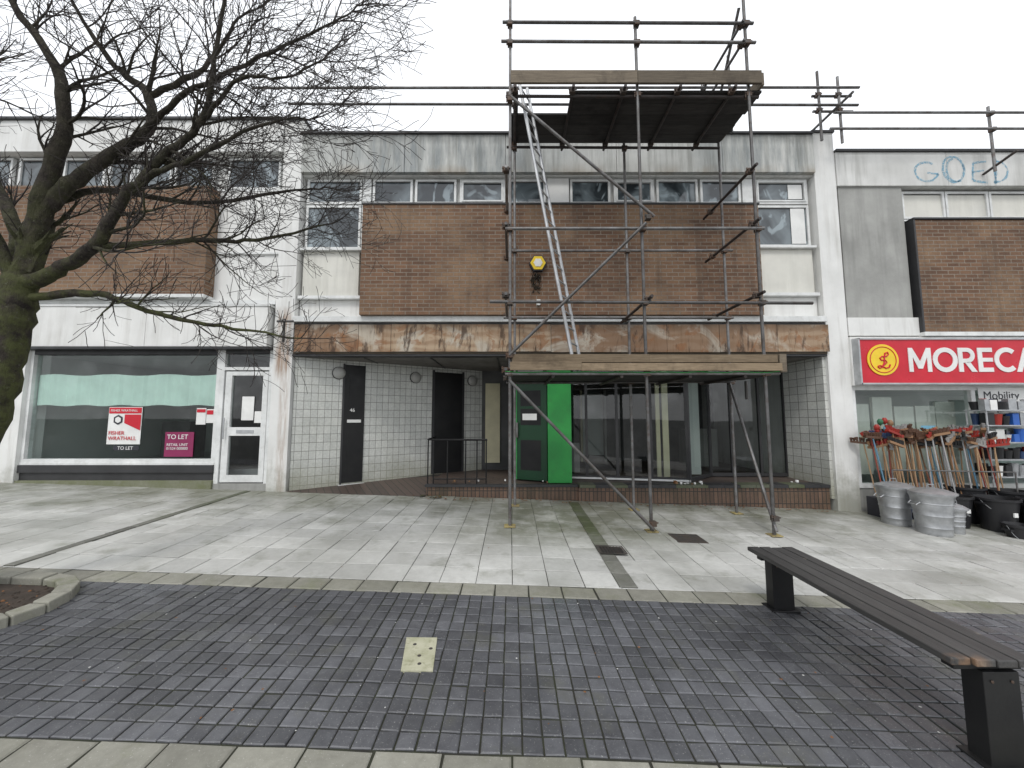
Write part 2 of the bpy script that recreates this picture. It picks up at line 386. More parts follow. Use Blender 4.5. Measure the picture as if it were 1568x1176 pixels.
def pave(name, x0, x1, y0, y1, w, d, mat, gap=.006, ch=.006, jit=.0015, lift=0, ojit=.004, joint=True, skip=None):
    mb = MB(); ny = max(1, round((y1-y0)/d)); d = (y1-y0)/ny
    if joint:
        nx = int((x1-x0)/1)+1
        for i in range(nx):
            a = x0+(x1-x0)*i/nx; b = x0+(x1-x0)*(i+1)/nx
            mb.face([(a, y0, G(a, y0)-.008+lift), (b, y0, G(b, y0)-.008+lift), (b, y1, G(b, y1)-.008+lift), (a, y1, G(a, y1)-.008+lift)], JOINT)
    nx = max(1, round((x1-x0)/w)); w = (x1-x0)/nx
    for j in range(ny):
        ox = R(-ojit, ojit)
        for i in range(nx):
            g = gap*R(.6, 1.3)
            a = x0+i*w+ox+g; b = x0+(i+1)*w+ox-g; c = y0+j*d+g+R(-.5, .5)*gap*.6; e = y0+(j+1)*d-g
            if skip and skip((a+b)/2, (c+e)/2): continue
            h = R(-jit, jit)+lift; tx = R(-jit, jit); ty = R(-jit, jit)
            mb.cur = random.random()
            P = [(a, c), (b, c), (b, e), (a, e)]; I = [(a+ch, c+ch), (b-ch, c+ch), (b-ch, e-ch), (a+ch, e-ch)]
            sg = [(-1, -1), (1, -1), (1, 1), (-1, 1)]
            lo = [(x, y, G(x, y)-.014+lift) for x, y in P]
            mid = [(x, y, G(x, y)-ch*.7+h+tx*s[0]+ty*s[1]) for (x, y), s in zip(P, sg)]
            hi = [(x, y, G(x, y)+h+tx*s[0]+ty*s[1]) for (x, y), s in zip(I, sg)]
            v = lo+mid+hi; f = [(8, 9, 10, 11)]
            for k in range(4):
                k2 = (k+1) % 4
                f.append((k, k2, k2+4, k+4)); f.append((k+4, k2+4, k2+8, k+8))
            mb.raw(v, f, mat)
    return mb.build(name)

def inpl(x, y):
    dx = max(0, abs(x+4.75)-.7); return math.hypot(dx, y-3.08) < .40
pave('brick_paving', -9, 9, 2.02, 3.60, .105, .112, PAVEM, gap=.0045, ch=.0055, jit=.0018, ojit=.002, skip=inpl)
pave('stone_kerb_edging', -12, 12, 3.60, 3.83, .31, .23, KERBM, gap=.006, ch=.01, jit=.003)
pave('stone_edging_course', -6, 6, 1.80, 2.02, .33, .22, KERBM, gap=.006, ch=.01, jit=.003)
pave('concrete_paving', -6, 6, -1.4, 1.80, .4, .4, SLABM)
pave('pavement', -14, 14, 3.83, 7.34, .35, .35, SLABM, gap=.0035, ch=.004, jit=.0022, ojit=.003)
pave('drainage_channel', -4.90, -4.79, 3.84, 7.2, .11, .3, DSTRIP, gap=.005, lift=.010)
pave('dark_sett_strip', 1.03, 1.21, 3.84, 7.2, .18, .3, DSTRIP, gap=.005, lift=.010)

def gp(x, y, z=0): return (x, y, G(x, y)+z)
mb = MB()
c = [(-.70, 2.57), (-.50, 2.58), (-.54, 2.93), (-.76, 2.92)]
mb.raw([gp(x, y, -.01) for x, y in c]+[gp(x, y, .008) for x, y in c], [(4,5,6,7),(0,1,5,4),(1,2,6,5),(2,3,7,6),(3,0,4,7)], COVER)
for x, y in [(-.62, 2.72), (-.56, 2.8), (-.68, 2.84), (-.60, 2.64)]:
    mb.lathe(gp(x, y, .008), [(.014, 0), (.012, .002)], 10, IRON)
mb.build('stone_inspection_cover', bevel=.003)
mb = MB()
for i in range(8):
    x = 1.05+i*.038; mb.raw([gp(x, 4.68, .022), gp(x+.018, 4.68, .022), gp(x+.018, 4.9, .022), gp(x, 4.9, .022)], [(0,1,2,3)], IRON)
for a, b, c_, d in [(1.03, 1.36, 4.65, 4.68), (1.03, 1.36, 4.9, 4.93), (1.03, 1.05, 4.68, 4.9), (1.34, 1.36, 4.68, 4.9)]:
    mb.face([gp(a, c_, .024), gp(b, c_, .024), gp(b, d, .024), gp(a, d, .024)], IRON)
mb.face([gp(1.05, 4.68, .018), gp(1.34, 4.68, .018), gp(1.34, 4.9, .018), gp(1.05, 4.9, .018)], BLACK)
mb.build('drain_grate')
mb = MB()
q = [(2.18, 5.2), (2.58, 5.2), (2.58, 5.55), (2.18, 5.55)]
mb.raw([gp(x, y, -.01) for x, y in q]+[gp(x, y, .007) for x, y in q], [(4,5,6,7),(0,1,5,4),(1,2,6,5),(2,3,7,6),(3,0,4,7)], IRON)
for i in range(6):
    for j in range(5):
        x = 2.21+i*.065; y = 5.23+j*.065
        mb.face([gp(x, y, .010), gp(x+.035, y, .010), gp(x+.035, y+.035, .010), gp(x, y+.035, .010)], IRON)
mb.build('manhole_cover')

# ------------------------------------------------------------------ vacant shop (centre)
V = empty('vacant_shop_building', (1, 10, 0))
mb = MB()
mb.box(-4.18, 6.0, 7.45, 14, 2.80, 7.1, PAINT)
mb.box(-4.55, -4.18, 7.24, 14, -.4, 7.55, PAINTW); mb.box(-4.58, -4.15, 7.21, 14, 7.55, 7.60, DARKM)
mb.box(6.0, 6.42, 7.24, 14, -.6, 7.28, PAINTW); mb.box(5.98, 6.44, 7.21, 14, 7.28, 7.33, DARKM)
mb.box(-4.18, 6.0, 7.30, 7.45, 3.40-.003, 3.42, PAINT)
mb.box(-4.18, 6.0, 7.18, 7.45, 3.42, 3.53, FRAME)
mb.box(-4.18, 6.0, 7.3, 7.45, 2.80, 3.397, PAINT)
mb.box(-4.18, 6.0, 7.24, 7.45, 2.765, 2.80, DARKM)
mb.build('walls', V, bevel=.006)
mb = MB()
x = -4.18
for w in (2.05, 2.0, 2.2, 2.1, 1.83):
    mb.box(x+.004, min(x+w, 6.0)-.004, 7.3-.10, 7.3-.01, 6.43, 7.22, FASC); x += w
mb.box(-4.19, 5.985, 7.16, 7.5, 7.22, 7.265, DARKM)
mb.box(-4.18, 6.0, 7.29, 7.45, 6.40, 7.22, PAINT)
mb.build('parapet_fascia', V, bevel=.005)
mb = MB()
mb.box(-2.88, 4.75, 7.10, 7.45, 3.533, 5.70, BRICK)
mb.build('brick_panel', V)
mb = MB()
mb.box(-2.90, 4.77, 7.08, 7.45, 5.703, 5.735, DARKM)
mb.box(-2.90, 4.77, 7.38, 7.45, 5.735, 5.868, FRAME)
pn = [(-2.80, -2.0, 0), (-1.95, -1.12, 0), (-1.05, -.14, 1), (-.06, .68, 0), (1.17, 1.98, 0), (2.05, 2.86, 1), (2.91, 3.74, 0), (3.79, 4.60, 0)]
for a, b, i in pn: window(mb, a, b, 5.87, 6.39, 7.40, gl=UGL, inner=bool(i))
window(mb, -4.12, -3.02, 5.87, 6.39, 7.40); window(mb, -4.12, -3.02, 4.93, 5.84, 7.40)
window(mb, 4.88, 5.94, 5.87, 6.39, 7.40, inner=True); window(mb, 4.88, 5.94, 4.98, 5.84, 7.40)
mb.box(-4.12, -3.02, 7.36, 7.45, 3.97, 4.87, CREAM); mb.box(4.88, 5.94, 7.36, 7.45, 4.03, 4.92, CREAM)
mb.box(-4.16, -2.95, 7.28, 7.45, 4.875, 4.92, FRAME); mb.box(4.82, 5.98, 7.28, 7.45, 4.925, 4.97, FRAME)
mb.box(-4.16, -2.95, 7.28, 7.45, 3.90, 3.96, FRAME); mb.box(4.82, 5.98, 7.28, 7.45, 3.96, 4.02, FRAME)
mb.box(-4.16, -2.95, 7.38, 7.45, 3.54, 3.895, PAINTW); mb.box(4.82, 5.98, 7.38, 7.45, 3.54, 3.955, PAINTW)
mb.box(.71, 1.14, 7.34, 7.45, 5.87, 6.39, PAINTW); mb.box(4.63, 4.86, 7.36, 7.45, 5.74, 6.39, FRAME); mb.box(4.76, 4.86, 7.36, 7.45, 4.98, 5.737, FRAME)
mb.box(-3.0, -2.83, 7.36, 7.45, 5.74, 6.39, FRAME); mb.box(-3.0, -2.89, 7.36, 7.45, 4.93, 5.737, FRAME)
mb.build('upper_windows', V, bevel=.004)
mb = MB()
mb.box(5.58, 5.86, 7.385, 7.392, 5.05, 5.78, WHT)  # white sheets added over the panes to stand for bright reflections
mb.box(5.56, 5.84, 7.385, 7.392, 5.98, 6.28, WHT)
mb.build('painted_reflections', V)
mb = MB(); x = -4.14
for w in (1.22, .62, 2.44, .6, 2.2, 1.0, 1.1, .99):
    mb.cur = random.random(); y = 7.20+R(-.006, .006)
    mb.box(x+.004, min(x+w, 6.02)-.004, y, y+.018, 2.84+R(-.006, .01), 3.375+R(-.012, .0), PLY); x += w
mb.cur = .2
mb.box(-4.16, 6.0, 7.235, 7.30, 2.81, 2.84, BOARD); mb.box(-4.16, 6.0, 7.235, 7.298, 3.37, 3.397, DARKM)
mb.build('plywood_fascia', V)
mb = MB()
A = Vector((-4.16, 7.32)); B = Vector((-.75, 9.6))
def wp(t, off=0):
    d = (B-A).normalized(); n = Vector((d.y, -d.x)); p = A+(B-A)*t+n*off; return (p.x, p.y)
mb.wall(wp(0), wp(1), -.1, 2.765, .15, TILE)
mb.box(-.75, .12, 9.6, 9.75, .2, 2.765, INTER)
mb.box(5.94, 5.998, 7.30, 8.5, .1, 2.765, TILE)
mb.build('tiled_walls', V)
mb = MB()
mb.box(-4.18, 6.0, 7.46, 12, 2.766, 2.79, SOFF)
for x in (-2.9, -1.6, -.3, 1.0, 2.3, 3.6, 4.9): mb.box(x, x+.03, 7.46, 9.6, 2.755, 2.7655, DARKM)
mb.build('soffit', V)
mb = MB()
mb.wall(wp(.218, .02), wp(.316, .02), .30, 2.68, .02, BLACK)
mb.wall(wp(.21, .03), wp(.218, .03), .25, 2.70, .05, DARKM)
mb.wall(wp(.235, .032), wp(.30, .032), 1.50, 1.56, .01, WHT)
for t0, t1, z0, z1 in [(.24, .30, .45, 1.3), (.24, .30, 1.75, 2.5)]:
    mb.wall(wp(t0, .024), wp(t1, .024), z0, z1, .004, BLACK)
mb.wall(wp(.69, .02), wp(.867, .02), .33, 2.66, .02, BLACK)  # near-black sheet stands for the shade inside an open doorway
mb.wall(wp(.68, .03), wp(.692, .03), .33, 2.70, .05, DARKM); mb.wall(wp(.865, .03), wp(.877, .03), .33, 2.70, .05, DARKM)
mb.wall(wp(.205, .04), wp(.325, .04), .20, .27, .06, FRAME)
mb.build('black_door_and_dark_opening', V)
text('46', 'door_number', V, *(wp(.245, .04)), 1.72, .10, WHT, rot=(90, 0, 34))
mb = MB()
g = G
mb.face([(-4.18, 7.22, g(-4.18, 7.22)+.002), (-1.6, 7.22, g(-1.6, 7.22)+.002), (-1.6, 7.4, g(-1.6, 7.4)+.01), (-1.6, 9.2, .33), (-1.75, 9.25, .33), (-4.18, 7.45, g(-4.18, 7.4)+.01)], FLOORT)
mb.box(-1.6, 1.2, 7.45, 9.6, -.3, .328, FLOORT)
mb.box(1.2, 5.94, 7.45, 9.6, -.3, .326, FLOORT)
mb.box(-1.62, 1.25, 7.40, 7.45, -.4, .30, RISER)
mb.box(-1.64, 1.25, 7.37, 7.47, .30, .345, DARKM)
mb.box(1.25, 5.94, 7.34, 7.45, -.4, .29, RISER)
x = 1.26
while x < 5.9:
    mb.cur = random.random()*.4; mb.box(x+.003, min(x+.3, 5.96)-.003, 7.31, 7.62, .292+R(0, .004), .345+R(-.004, .006), DSTRIP if R(0, 1) < .5 else DARKM); x += .3
mb.build('entrance_floor', V)
mb = MB()
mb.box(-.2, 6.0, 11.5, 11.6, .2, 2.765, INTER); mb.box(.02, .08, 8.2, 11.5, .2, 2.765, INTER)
mb.box(.1, 6.0, 9.6, 11.5, .25, .33, FLOORT)
mb.box(2.0, 2.06, 11.3, 11.49, .33, 2.4, CURT); mb.box(2.7, 2.76, 11.3, 11.49, .33, 2.4, GREYC); mb.box(4.6, 5.4, 10.2, 10.7, .33, 1.3, GREYC)
mb.box(2.1, 2.7, 11.46, 11.495, .5, 2.3, INTL)
mb.box(1.35, 1.6, 9.2, 9.3, .33, 1.0, GREYC)
mb.build('shop_interior', V)
mb = MB()
def glz(a, b, posts, fw=.05, fm=DARKM, gm=GLASSD, z0=.345, z1=2.765):
    a = Vector(a); b = Vector(b)
    mb.wall(a, b, z0, z0+.07, .05, fm); mb.wall(a, b, z1-.08, z1, .05, fm)
    d = (b-a).normalized(); n = Vector((-d.y, d.x))
    mb.wall(a+n*.02, b+n*.02, z0+.07, z1-.08, 0, gm)
    for t in posts:
        c = a+(b-a)*t; mb.wall(c-d*fw/2+n*-.005, c+d*fw/2+n*-.005, z0, z1, .06, fm)
glz((1.18, 8.15), (3.5, 7.68), (0, .16, .42, .7, 1), .055)
glz((3.5, 7.68), (4.3, 8.4), (.0, 1), .06)
glz((4.3, 8.4), (5.94, 8.4), (.28, .66, 1), .05)
mb.wall((1.2, 8.13), (3.5, 7.66), .345, .38, .02, FRAME)
mb.build('shopfront_glazing', V)
mb = MB()
mb.box(2.98, 3.06, 8.0, 8.03, .4, 2.7, CURT); mb.box(3.10, 3.22, 7.96, 7.99, .4, 2.7, CURT)
mb.box(3.72, 4.02, 8.3, 8.33, .4, 2.7, INTL)
mb.box(-.66, -.30, 9.55, 9.595, .5, 2.45, CURT)
mb.build('curtains', V)
mb = MB()
mb.box(.70, 1.16, 7.56, 7.64, .345, 2.765, GREEN); mb.box(.72, 1.14, 7.64, 8.1, .345, 2.765, GREEND)
mb.box(1.0, 1.6, 8.18, 8.3, 2.4, 2.76, GREEND)
a = Vector((.06, 7.95)); b = Vector((.69, 7.66)); d = (b-a).normalized()
mb.wall(a, b, .36, 2.3, .04, GREEND)
mb.wall(a, b, 2.36, 2.70, .03, GREEND)
def rel(t, o=0): p = a+(b-a)*t+Vector((d.y, -d.x))*o; return p
mb.wall(rel(.18, .004), rel(.82, .004), 1.45, 2.15, .004, BLACK)
mb.wall(rel(.18, .004), rel(.82, .004), .55, 1.15, .004, BLACK)
mb.wall(rel(.18, .012), rel(.82, .012), 1.78, 1.83, .006, GREEND)
mb.wall(rel(.25, .012), rel(.7, .012), 1.55, 1.68, .004, WHT)
mb.wall(rel(.05, .05), rel(.12, .05), 1.2, 1.5, .04, STEEL)
mb.wall(rel(.0, .012), rel(.07, .012), .36, 2.7, .01, GREEN); mb.wall(rel(.0, .02), rel(1, .02), 2.29, 2.35, .01, GREEN)
mb.wall(rel(.1, .02), rel(.9, .02), 2.42, 2.62, .004, GREYC)
mb.build('green_door', V, bevel=.003)

def bulk(t, z):
    p = wp(t, .03); e = empty('bulkhead_lamp', (p[0], p[1], z)); m = MB()
    d = (B-A).normalized(); n = Vector((d.y, -d.x, 0)).normalized(); c = Vector((p[0], p[1], z))
    prof = [(.115, -.02), (.12, .02), (.10, .05), (.06, .075), (.01, .085)]
    m.path([c+n*k for r, k in prof], [r for r, k in prof], 20, LAMPG); m.build('diffuser', e, True)
    m = MB(); m.path([c-n*.03, c-n*.0], [.13, .13], 20, DARKM); m.build('base', e)
bulk(.19, 2.5); bulk(.58, 2.5); bulk(.93, 2.5)

e = empty('railing', (-1, 7.6, .3)); mb = MB()
zt = 1.17
for xx, yy in [(-1.66, 7.7), (-1.52, 7.56), (-1.25, 7.56), (-.9, 7.56), (-.68, 7.56), (-.5, 7.56)]:
    mb.tube((xx, yy, .2), (xx, yy, zt if xx in (-1.66, -1.52, -.9, -.5) else zt-.02), .013, BLACK, 8)
mb.path([(-1.70, 8.6, zt), (-1.66, 7.7, zt), (-1.52, 7.56, zt), (-.48, 7.56, zt)], [.02]*4, 8, BLACK)
mb.tube((-1.52, 7.56, .42), (-.5, 7.56, .42), .012, BLACK, 8)
mb.build('rails', e, True)

e = empty('alarm_box', (.49, 7.05, 4.5)); mb = MB()
hx = lambda r, y: [(.49+r*math.cos(math.radians(60*k)), y, 4.5+r*math.sin(math.radians(60*k))) for k in range(6)]
def prism(r, y0, y1, m):
    a = hx(r, y0); b_ = hx(r, y1); mb.raw(a+b_, [(5,4,3,2,1,0)]+[(k, (k+1) % 6, (k+1) % 6+6, k+6) for k in range(6)], m)
prism(.17, 7.02, 7.10, DRK); prism(.145, 7.0, 7.03, YEL); prism(.085, 6.99, 7.01, WHT)
mb.box(.46, .53, 7.02, 7.10, 3.70, 3.80, WHT)
for i in range(60):
    x = .45+R(-.08, .09); z = 4.15+R(-.18, .15); mb.tube((x, 7.09, z), (x+R(-.05, .05), 7.03, z+R(-.08, .08)), .008, BARK, 4)
mb.build('housing', e)
# ------------------------------------------------------------------ to-let shop (left)
L = empty('to_let_shop_building', (-10, 10, 0)); mb = MB()
mb.box(-20, -4.55, 7.45, 14, 2.93, 7.5, PAINT)
x = -16
while x < -4.6:
    w = 2.3; mb.box(x+.004, min(x+w, -4.555)-.004, 7.2, 7.45, 6.86, 7.52, PAINTW); x += w
mb.box(-20, -4.585, 7.15, 7.5, 7.52, 7.57, DARKM)
mb.box(-20, -4.56, 7.25, 7.45, 3.78, 3.86, FRAME)
mb.box(-5.84, -4.56, 7.34, 7.45, 3.86, 4.8, PAINTW); mb.box(-5.84, -4.56, 7.34, 7.45, 4.84, 6.1, PAINTW)
mb.box(-5.84, -4.56, 7.30, 7.45, 4.80, 4.84, FRAME)
mb.box(-20, -4.56, 7.34, 7.45, 6.115, 6.16, FRAME)
mb.box(-20, -5.84, 7.10, 7.45, 3.93, 6.09, BRICK); mb.box(-20, -5.82, 7.08, 7.45, 3.862, 3.928, FRAME)
x = -16.1
while x < -4.6:
    mb.box(x+.003, min(x+2.3, -4.56)-.003, 7.12, 7.45, 2.93, 3.70, PAINTW); x += 2.3
mb.box(-20, -4.56, 7.1, 7.45, 2.88, 2.93, DARKM)
mb.box(-20, -4.56, 7.10, 7.45, 3.70, 3.73, FRAME)
mb.box(-9.5, -9.18, 7.2, 7.6, -.2, 2.88, PAINTW)
mb.box(-9.18, -5.55, 7.28, 7.5, -.2, .58, DARKM); mb.box(-9.18, -5.55, 7.24, 7.5, .58, .72, DARKM)
mb.box(-9.18, -5.55, 7.22, 7.5, -.2, .44, KERBM)
mb.box(-9.18, -5.55, 7.26, 7.5, .72, .77, FRAME)
mb.box(-20, -9.5, 7.25, 7.6, -.2, .75, DARKM)
mb.box(-5.55, -4.56, 7.26, 7.6, -.2, .38, GREYC)
mb.build('walls', L, bevel=.005)
mb = MB()
for a, b, i in [(-9.95, -9.1, 0), (-9.05, -8.2, 0), (-8.15, -7.6, 1), (-7.55, -6.85, 0), (-6.8, -6.0, 0), (-5.72, -4.66, 0)]:
    window(mb, a, b, 6.17, 6.83, 7.38, inner=bool(i))
for a in range(-19, -10): window(mb, a, a+.92, 6.17, 6.83, 7.38)
mb.build('upper_windows', L, bevel=.004)
mb = MB()
mb.box(-9.18, -9.12, 7.27, 7.40, .77, 2.88, FRAME); mb.box(-5.62, -5.55, 7.27, 7.40, .77, 2.88, FRAME)
mb.box(-9.12, -5.62, 7.27, 7.40, 2.80, 2.88, DARKM); mb.box(-9.12, -5.62, 7.27, 7.40, .77, .83, FRAME)
mb.pane(-9.12, -5.62, 7.33, .83, 2.80, GLASS)
fx0, fx1 = -5.55, -4.56
mb.box(fx0, fx0+.08, 7.27, 7.38, .38, 2.88, FRAME); mb.box(fx1-.06, fx1, 7.27, 7.38, .38, 2.88, FRAME)
mb.box(fx0+.08, fx1-.06, 7.27, 7.38, 2.50, 2.56, FRAME); mb.box(fx0+.08, fx1-.06, 7.27, 7.38, 2.82, 2.88, DARKM)
mb.pane(fx0+.08, fx1-.06, 7.33, 2.56, 2.82, GLASSD)
a, b = fx0+.10, fx1-.08
mb.box(a, a+.12, 7.29, 7.36, .40, 2.48, FRAME); mb.box(b-.1, b, 7.29, 7.36, .40, 2.48, FRAME)
mb.box(a+.12, b-.1, 7.29, 7.36, 2.40, 2.48, FRAME); mb.box(a+.12, b-.1, 7.29, 7.36, .40, .53, FRAME)
mb.box(a+.12, b-.1, 7.29, 7.36, 1.26, 1.42, FRAME); mb.pane(a+.12, b-.1, 7.33, .53, 1.26, GLASSD); mb.pane(a+.12, b-.1, 7.33, 1.42, 2.40, GLASSD)
mb.tube((a+.05, 7.24, 1.2), (a+.05, 7.24, 1.6), .014, ALU, 8)
mb.box(a+.26, b-.22, 7.28, 7.292, 1.31, 1.37, ALU)
mb.box(a+.32, b-.26, 7.312, 7.320, 1.55, 2.0, WHT); mb.box(b-.24, b-.11, 7.312, 7.320, 1.5, 1.72, WHT)
mb.build('shopfront', L, bevel=.003)
mb = MB()
mb.box(-10, -5.5, 11.4, 11.5, .4, 2.93, INTL); mb.box(-10, -4.6, 7.6, 11.4, .5, .6, INTF)
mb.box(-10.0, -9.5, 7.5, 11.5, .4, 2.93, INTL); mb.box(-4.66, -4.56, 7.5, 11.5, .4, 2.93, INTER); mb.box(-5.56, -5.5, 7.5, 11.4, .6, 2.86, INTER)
mb.box(-5.5, -4.66, 9.4, 9.5, .4, 2.9, INTER)
mb.box(-10, -4.6, 7.6, 11.5, 2.86, 2.90, INTL)
mb.box(-8.6, -7.9, 9.5, 10, .6, 1.5, INTER); mb.box(-10.6, -9.6, 11.3, 11.39, .6, 2.5, DARKM)
mb.build('shop_interior', L)
mb = MB(); nseg = 60; prev = None
for i in range(nseg+1):
    x = -9.1+3.46*i/nseg; y = 7.375+.010*math.sin(i*.9)+.006*math.sin(i*2.3)
    zb = 1.83+.012*math.sin(i*.5); zt2 = 2.42+.015*math.sin(i*.33)
    if prev: mb.face([prev[0], (x, y, zb), (x, y, zt2), prev[1]], MINT)
    prev = ((x, y, zb), (x, y, zt2))
mb.build('window_film', L)
e = empty('to_let_sign', (-7.3, 7.25, 1.4)); mb = MB()
mb.box(-7.64, -7.01, 7.312, 7.320, 1.10, 1.80, WHT); mb.box(-7.63, -7.02, 7.306, 7.311, 1.68, 1.79, RED)
hexp = lambda cx, cz, r: [(cx+r*math.cos(math.radians(60*k+30)), 7.306, cz+r*math.sin(math.radians(60*k+30))) for k in range(6)]
mb.face(hexp(-7.45, 1.56, .095), DRK)
mb.face([(-7.33, 7.305, 1.66), (-7.33, 7.305, 1.50), (-7.02, 7.305, 1.36), (-7.02, 7.305, 1.66)], RED)
mb.face([(p[0], 7.304, p[2]) for p in hexp(-7.45, 1.56, .06)], WHT)
mb.box(-7.5, -7.02, 7.312, 7.320, .99, 1.075, DRK); mb.build('board', e)
text('FISHER WRATHALL', 'heading', e, -7.6, 7.303, 1.715, .06, WHT, ext=.001)
text('FISHER\nWRATHALL', 'agent_name', e, -7.61, 7.302, 1.28, .10, RED, ext=.001)
text('TO LET', 'to_let_text', e, -7.42, 7.308, 1.0, .09, WHT, ext=.001)
e = empty('to_let_sign', (-6.3, 7.25, 1.1)); mb = MB()
mb.box(-6.54, -6.0, 7.312, 7.320, .87, 1.33, MAR); mb.build('board', e)
text('TO LET', 'to_let_text', e, -6.5, 7.308, 1.2, .12, WHT, ext=.001)
text('RETAIL UNIT\n01524 000000', 'small_print', e, -6.5, 7.308, 1.07, .07, WHT, ext=.001)
e = empty('window_notice', (-5.8, 7.25, 1.6)); mb = MB()
mb.box(-5.98, -5.80, 7.312, 7.320, 1.47, 1.78, WHT); mb.box(-5.79, -5.64, 7.312, 7.320, 1.50, 1.76, WHT); mb.box(-5.97, -5.81, 7.306, 7.310, 1.70, 1.76, RED); mb.box(-5.78, -5.66, 7.306, 7.310, 1.66, 1.74, RED); mb.build('paper', e)

# ------------------------------------------------------------------ discount shop (right)
Rb = empty('discount_shop_building', (10, 10, 0)); mb = MB()
mb.box(6.42, 20, 7.45, 14, 2.2, 6.85, PAINT)
x = 6.425
while x < 20: mb.box(x+.003, x+2.2-.003, 7.22, 7.45, 6.16, 6.86, PAINT); x += 2.2
mb.box(6.42, 20, 7.18, 7.5, 6.86, 6.91, DARKM)
mb.box(6.46, 7.72, 7.26, 7.45, 3.52, 6.157, GREYC)
mb.box(7.78, 20, 7.36, 7.45, 5.50, 5.54, FRAME)
mb.box(6.44, 7.8, 7.24, 7.45, 3.16, 3.515, PAINTW)
mb.box(7.84, 20, 7.19, 7.45, 3.22, 5.44, BRICK); mb.box(7.80, 7.836, 7.17, 7.45, 3.22, 5.44, DARKM)
mb.box(7.80, 20, 7.16, 7.45, 5.444, 5.48, DARKM)
mb.box(7.80, 20, 7.15, 7.45, 3.14, 3.217, FRAME)
mb.box(6.42, 20, 7.2, 7.45, 2.2, 3.13, PAINTW)
mb.box(6.42, 20, 7.3, 7.5, -.8, .3, GREYC); mb.box(6.42, 6.50, 7.27, 7.42, .3, 2.2, FRAME)
mb.build('walls', Rb, bevel=.005)
mb = MB()
x = 7.80
while x < 19: window(mb, x, x+.86, 5.55, 6.12, 7.38, gl=CREAM); x += .88
mb.build('upper_windows', Rb)
mb = MB()
mb.box(6.5, 20, 7.28, 7.40, 2.12, 2.2, FRAME); mb.box(6.5, 20, 7.28, 7.40, .3, .38, FRAME)
mb.box(8.70, 8.78, 7.28, 7.40, .38, 2.12, FRAME); mb.box(11.2, 11.28, 7.28, 7.40, .38, 2.12, FRAME)
mb.pane(6.5, 20, 7.34, .38, 2.12, GLASS)
mb.build('shopfront', Rb)
mb = MB()
mb.box(6.45, 20, 10.4, 10.5, 0, 2.3, INTL); mb.box(6.45, 20, 7.5, 10.4, .1, .2, INTF); mb.box(6.43, 6.46, 7.5, 10.4, 0, 2.2, INTL)
mb.box(6.45, 20, 7.46, 10.5, 2.196, 2.199, INTL)
for i in range(5): mb.box(6.65+i*.42, 7.03+i*.42, 7.55+R(0, .05), 7.6+R(0, .02), .5+R(0, .3), 2.0-R(0, .2), CREAM)
mb.build('shop_interior', Rb)
mb = MB()
def stroke(pts):
    q = []
    for (x_, z_) in pts: q.append((x_+R(-.008, .008), z_+R(-.008, .008)))
    w0 = .017
    for i in range(len(q)-1):
        (xa, za), (xb, zb) = q[i], q[i+1]; dx, dz = xb-xa, zb-za; l_ = math.hypot(dx, dz) or 1; nx, nz = -dz/l_*w0, dx/l_*w0
        w1 = R(.014, .026); mx_, mz_ = -dz/l_*w1, dx/l_*w1
        mb.face([(xa-nx, 7.216, za-nz), (xb-mx_, 7.216, zb-mz_), (xb+mx_, 7.216, zb+mz_), (xa+nx, 7.216, za+nz)], GRF); w0 = w1
def arc(cx, cz, rx, rz, a0, a1, n=16): return [(cx+rx*math.cos(math.radians(a0+(a1-a0)*i/n)), cz+rz*math.sin(math.radians(a0+(a1-a0)*i/n))) for i in range(n+1)]
def dens(p):
    o_ = []
    for i in range(len(p)-1):
        for k in range(5): t = k/5; o_.append((p[i][0]*(1-t)+p[i+1][0]*t, p[i][1]*(1-t)+p[i+1][1]*t))
    return o_+[p[-1]]
stroke(arc(8.2, 6.45, .22, .20, 50, 330)+[(8.44, 6.40), (8.36, 6.41), (8.22, 6.42)])
stroke(arc(8.74, 6.5, .21, .27, 0, 380)); stroke(arc(8.78, 6.48, .18, .24, 100, 300))
stroke(dens([(9.40, 6.66), (9.14, 6.64), (9.10, 6.27), (9.38, 6.22)])); stroke(dens([(9.1, 6.44), (9.34, 6.48)]))
stroke([(9.56, 6.24)]+arc(9.56, 6.46, .25, .22, 90, -100)+dens([(9.55, 6.2), (9.6, 6.72)]))
mb.build('graffiti', Rb)

S = empty('shop_sign', (8, 7.1, 2.6)); mb = MB()
mb.box(6.47, 14, 7.08, 7.2, 2.24, 3.05, RED)
mb.box(6.45, 14, 7.06, 7.2, 3.05, 3.08, ALU); mb.box(6.45, 14, 7.06, 7.2, 2.21, 2.24, ALU)
mb.box(6.44, 6.47, 7.06, 7.2, 2.21, 3.08, ALU)
mb.build('panel', S)
mb = MB()
c0 = Vector((6.88, 7.075, 2.67)); mb.path([c0, c0-Vector((0, .01, 0))], [.29, .29], 40, YEL)
mb.build('logo_disc', S)
mb = MB(); mb.path([Vector((6.88+.24*math.cos(a*math.pi/24), 7.063, 2.67+.24*math.sin(a*math.pi/24))) for a in range(49)], [.008]*49, 6, RED, False)
mb.build('logo_ring', S)
mb = MB()
lp = [(6.77, 2.54), (6.80, 2.51), (6.85, 2.53), (6.89, 2.60), (6.90, 2.70), (6.92, 2.79), (6.97, 2.81), (6.98, 2.77), (6.94, 2.73), (6.86, 2.73), (6.82, 2.70), (6.84, 2.66), (6.92, 2.66), (6.94, 2.62), (6.86, 2.55), (6.80, 2.56), (6.77, 2.54)]
mb.path([(x_, 7.062, z_) for x_, z_ in lp], [.014]*len(lp), 6, RED)
lp = [(6.86, 2.54), (6.92, 2.51), (6.98, 2.53), (7.0, 2.58)]
mb.path([(x_, 7.062, z_) for x_, z_ in lp], [.014]*len(lp), 6, RED)
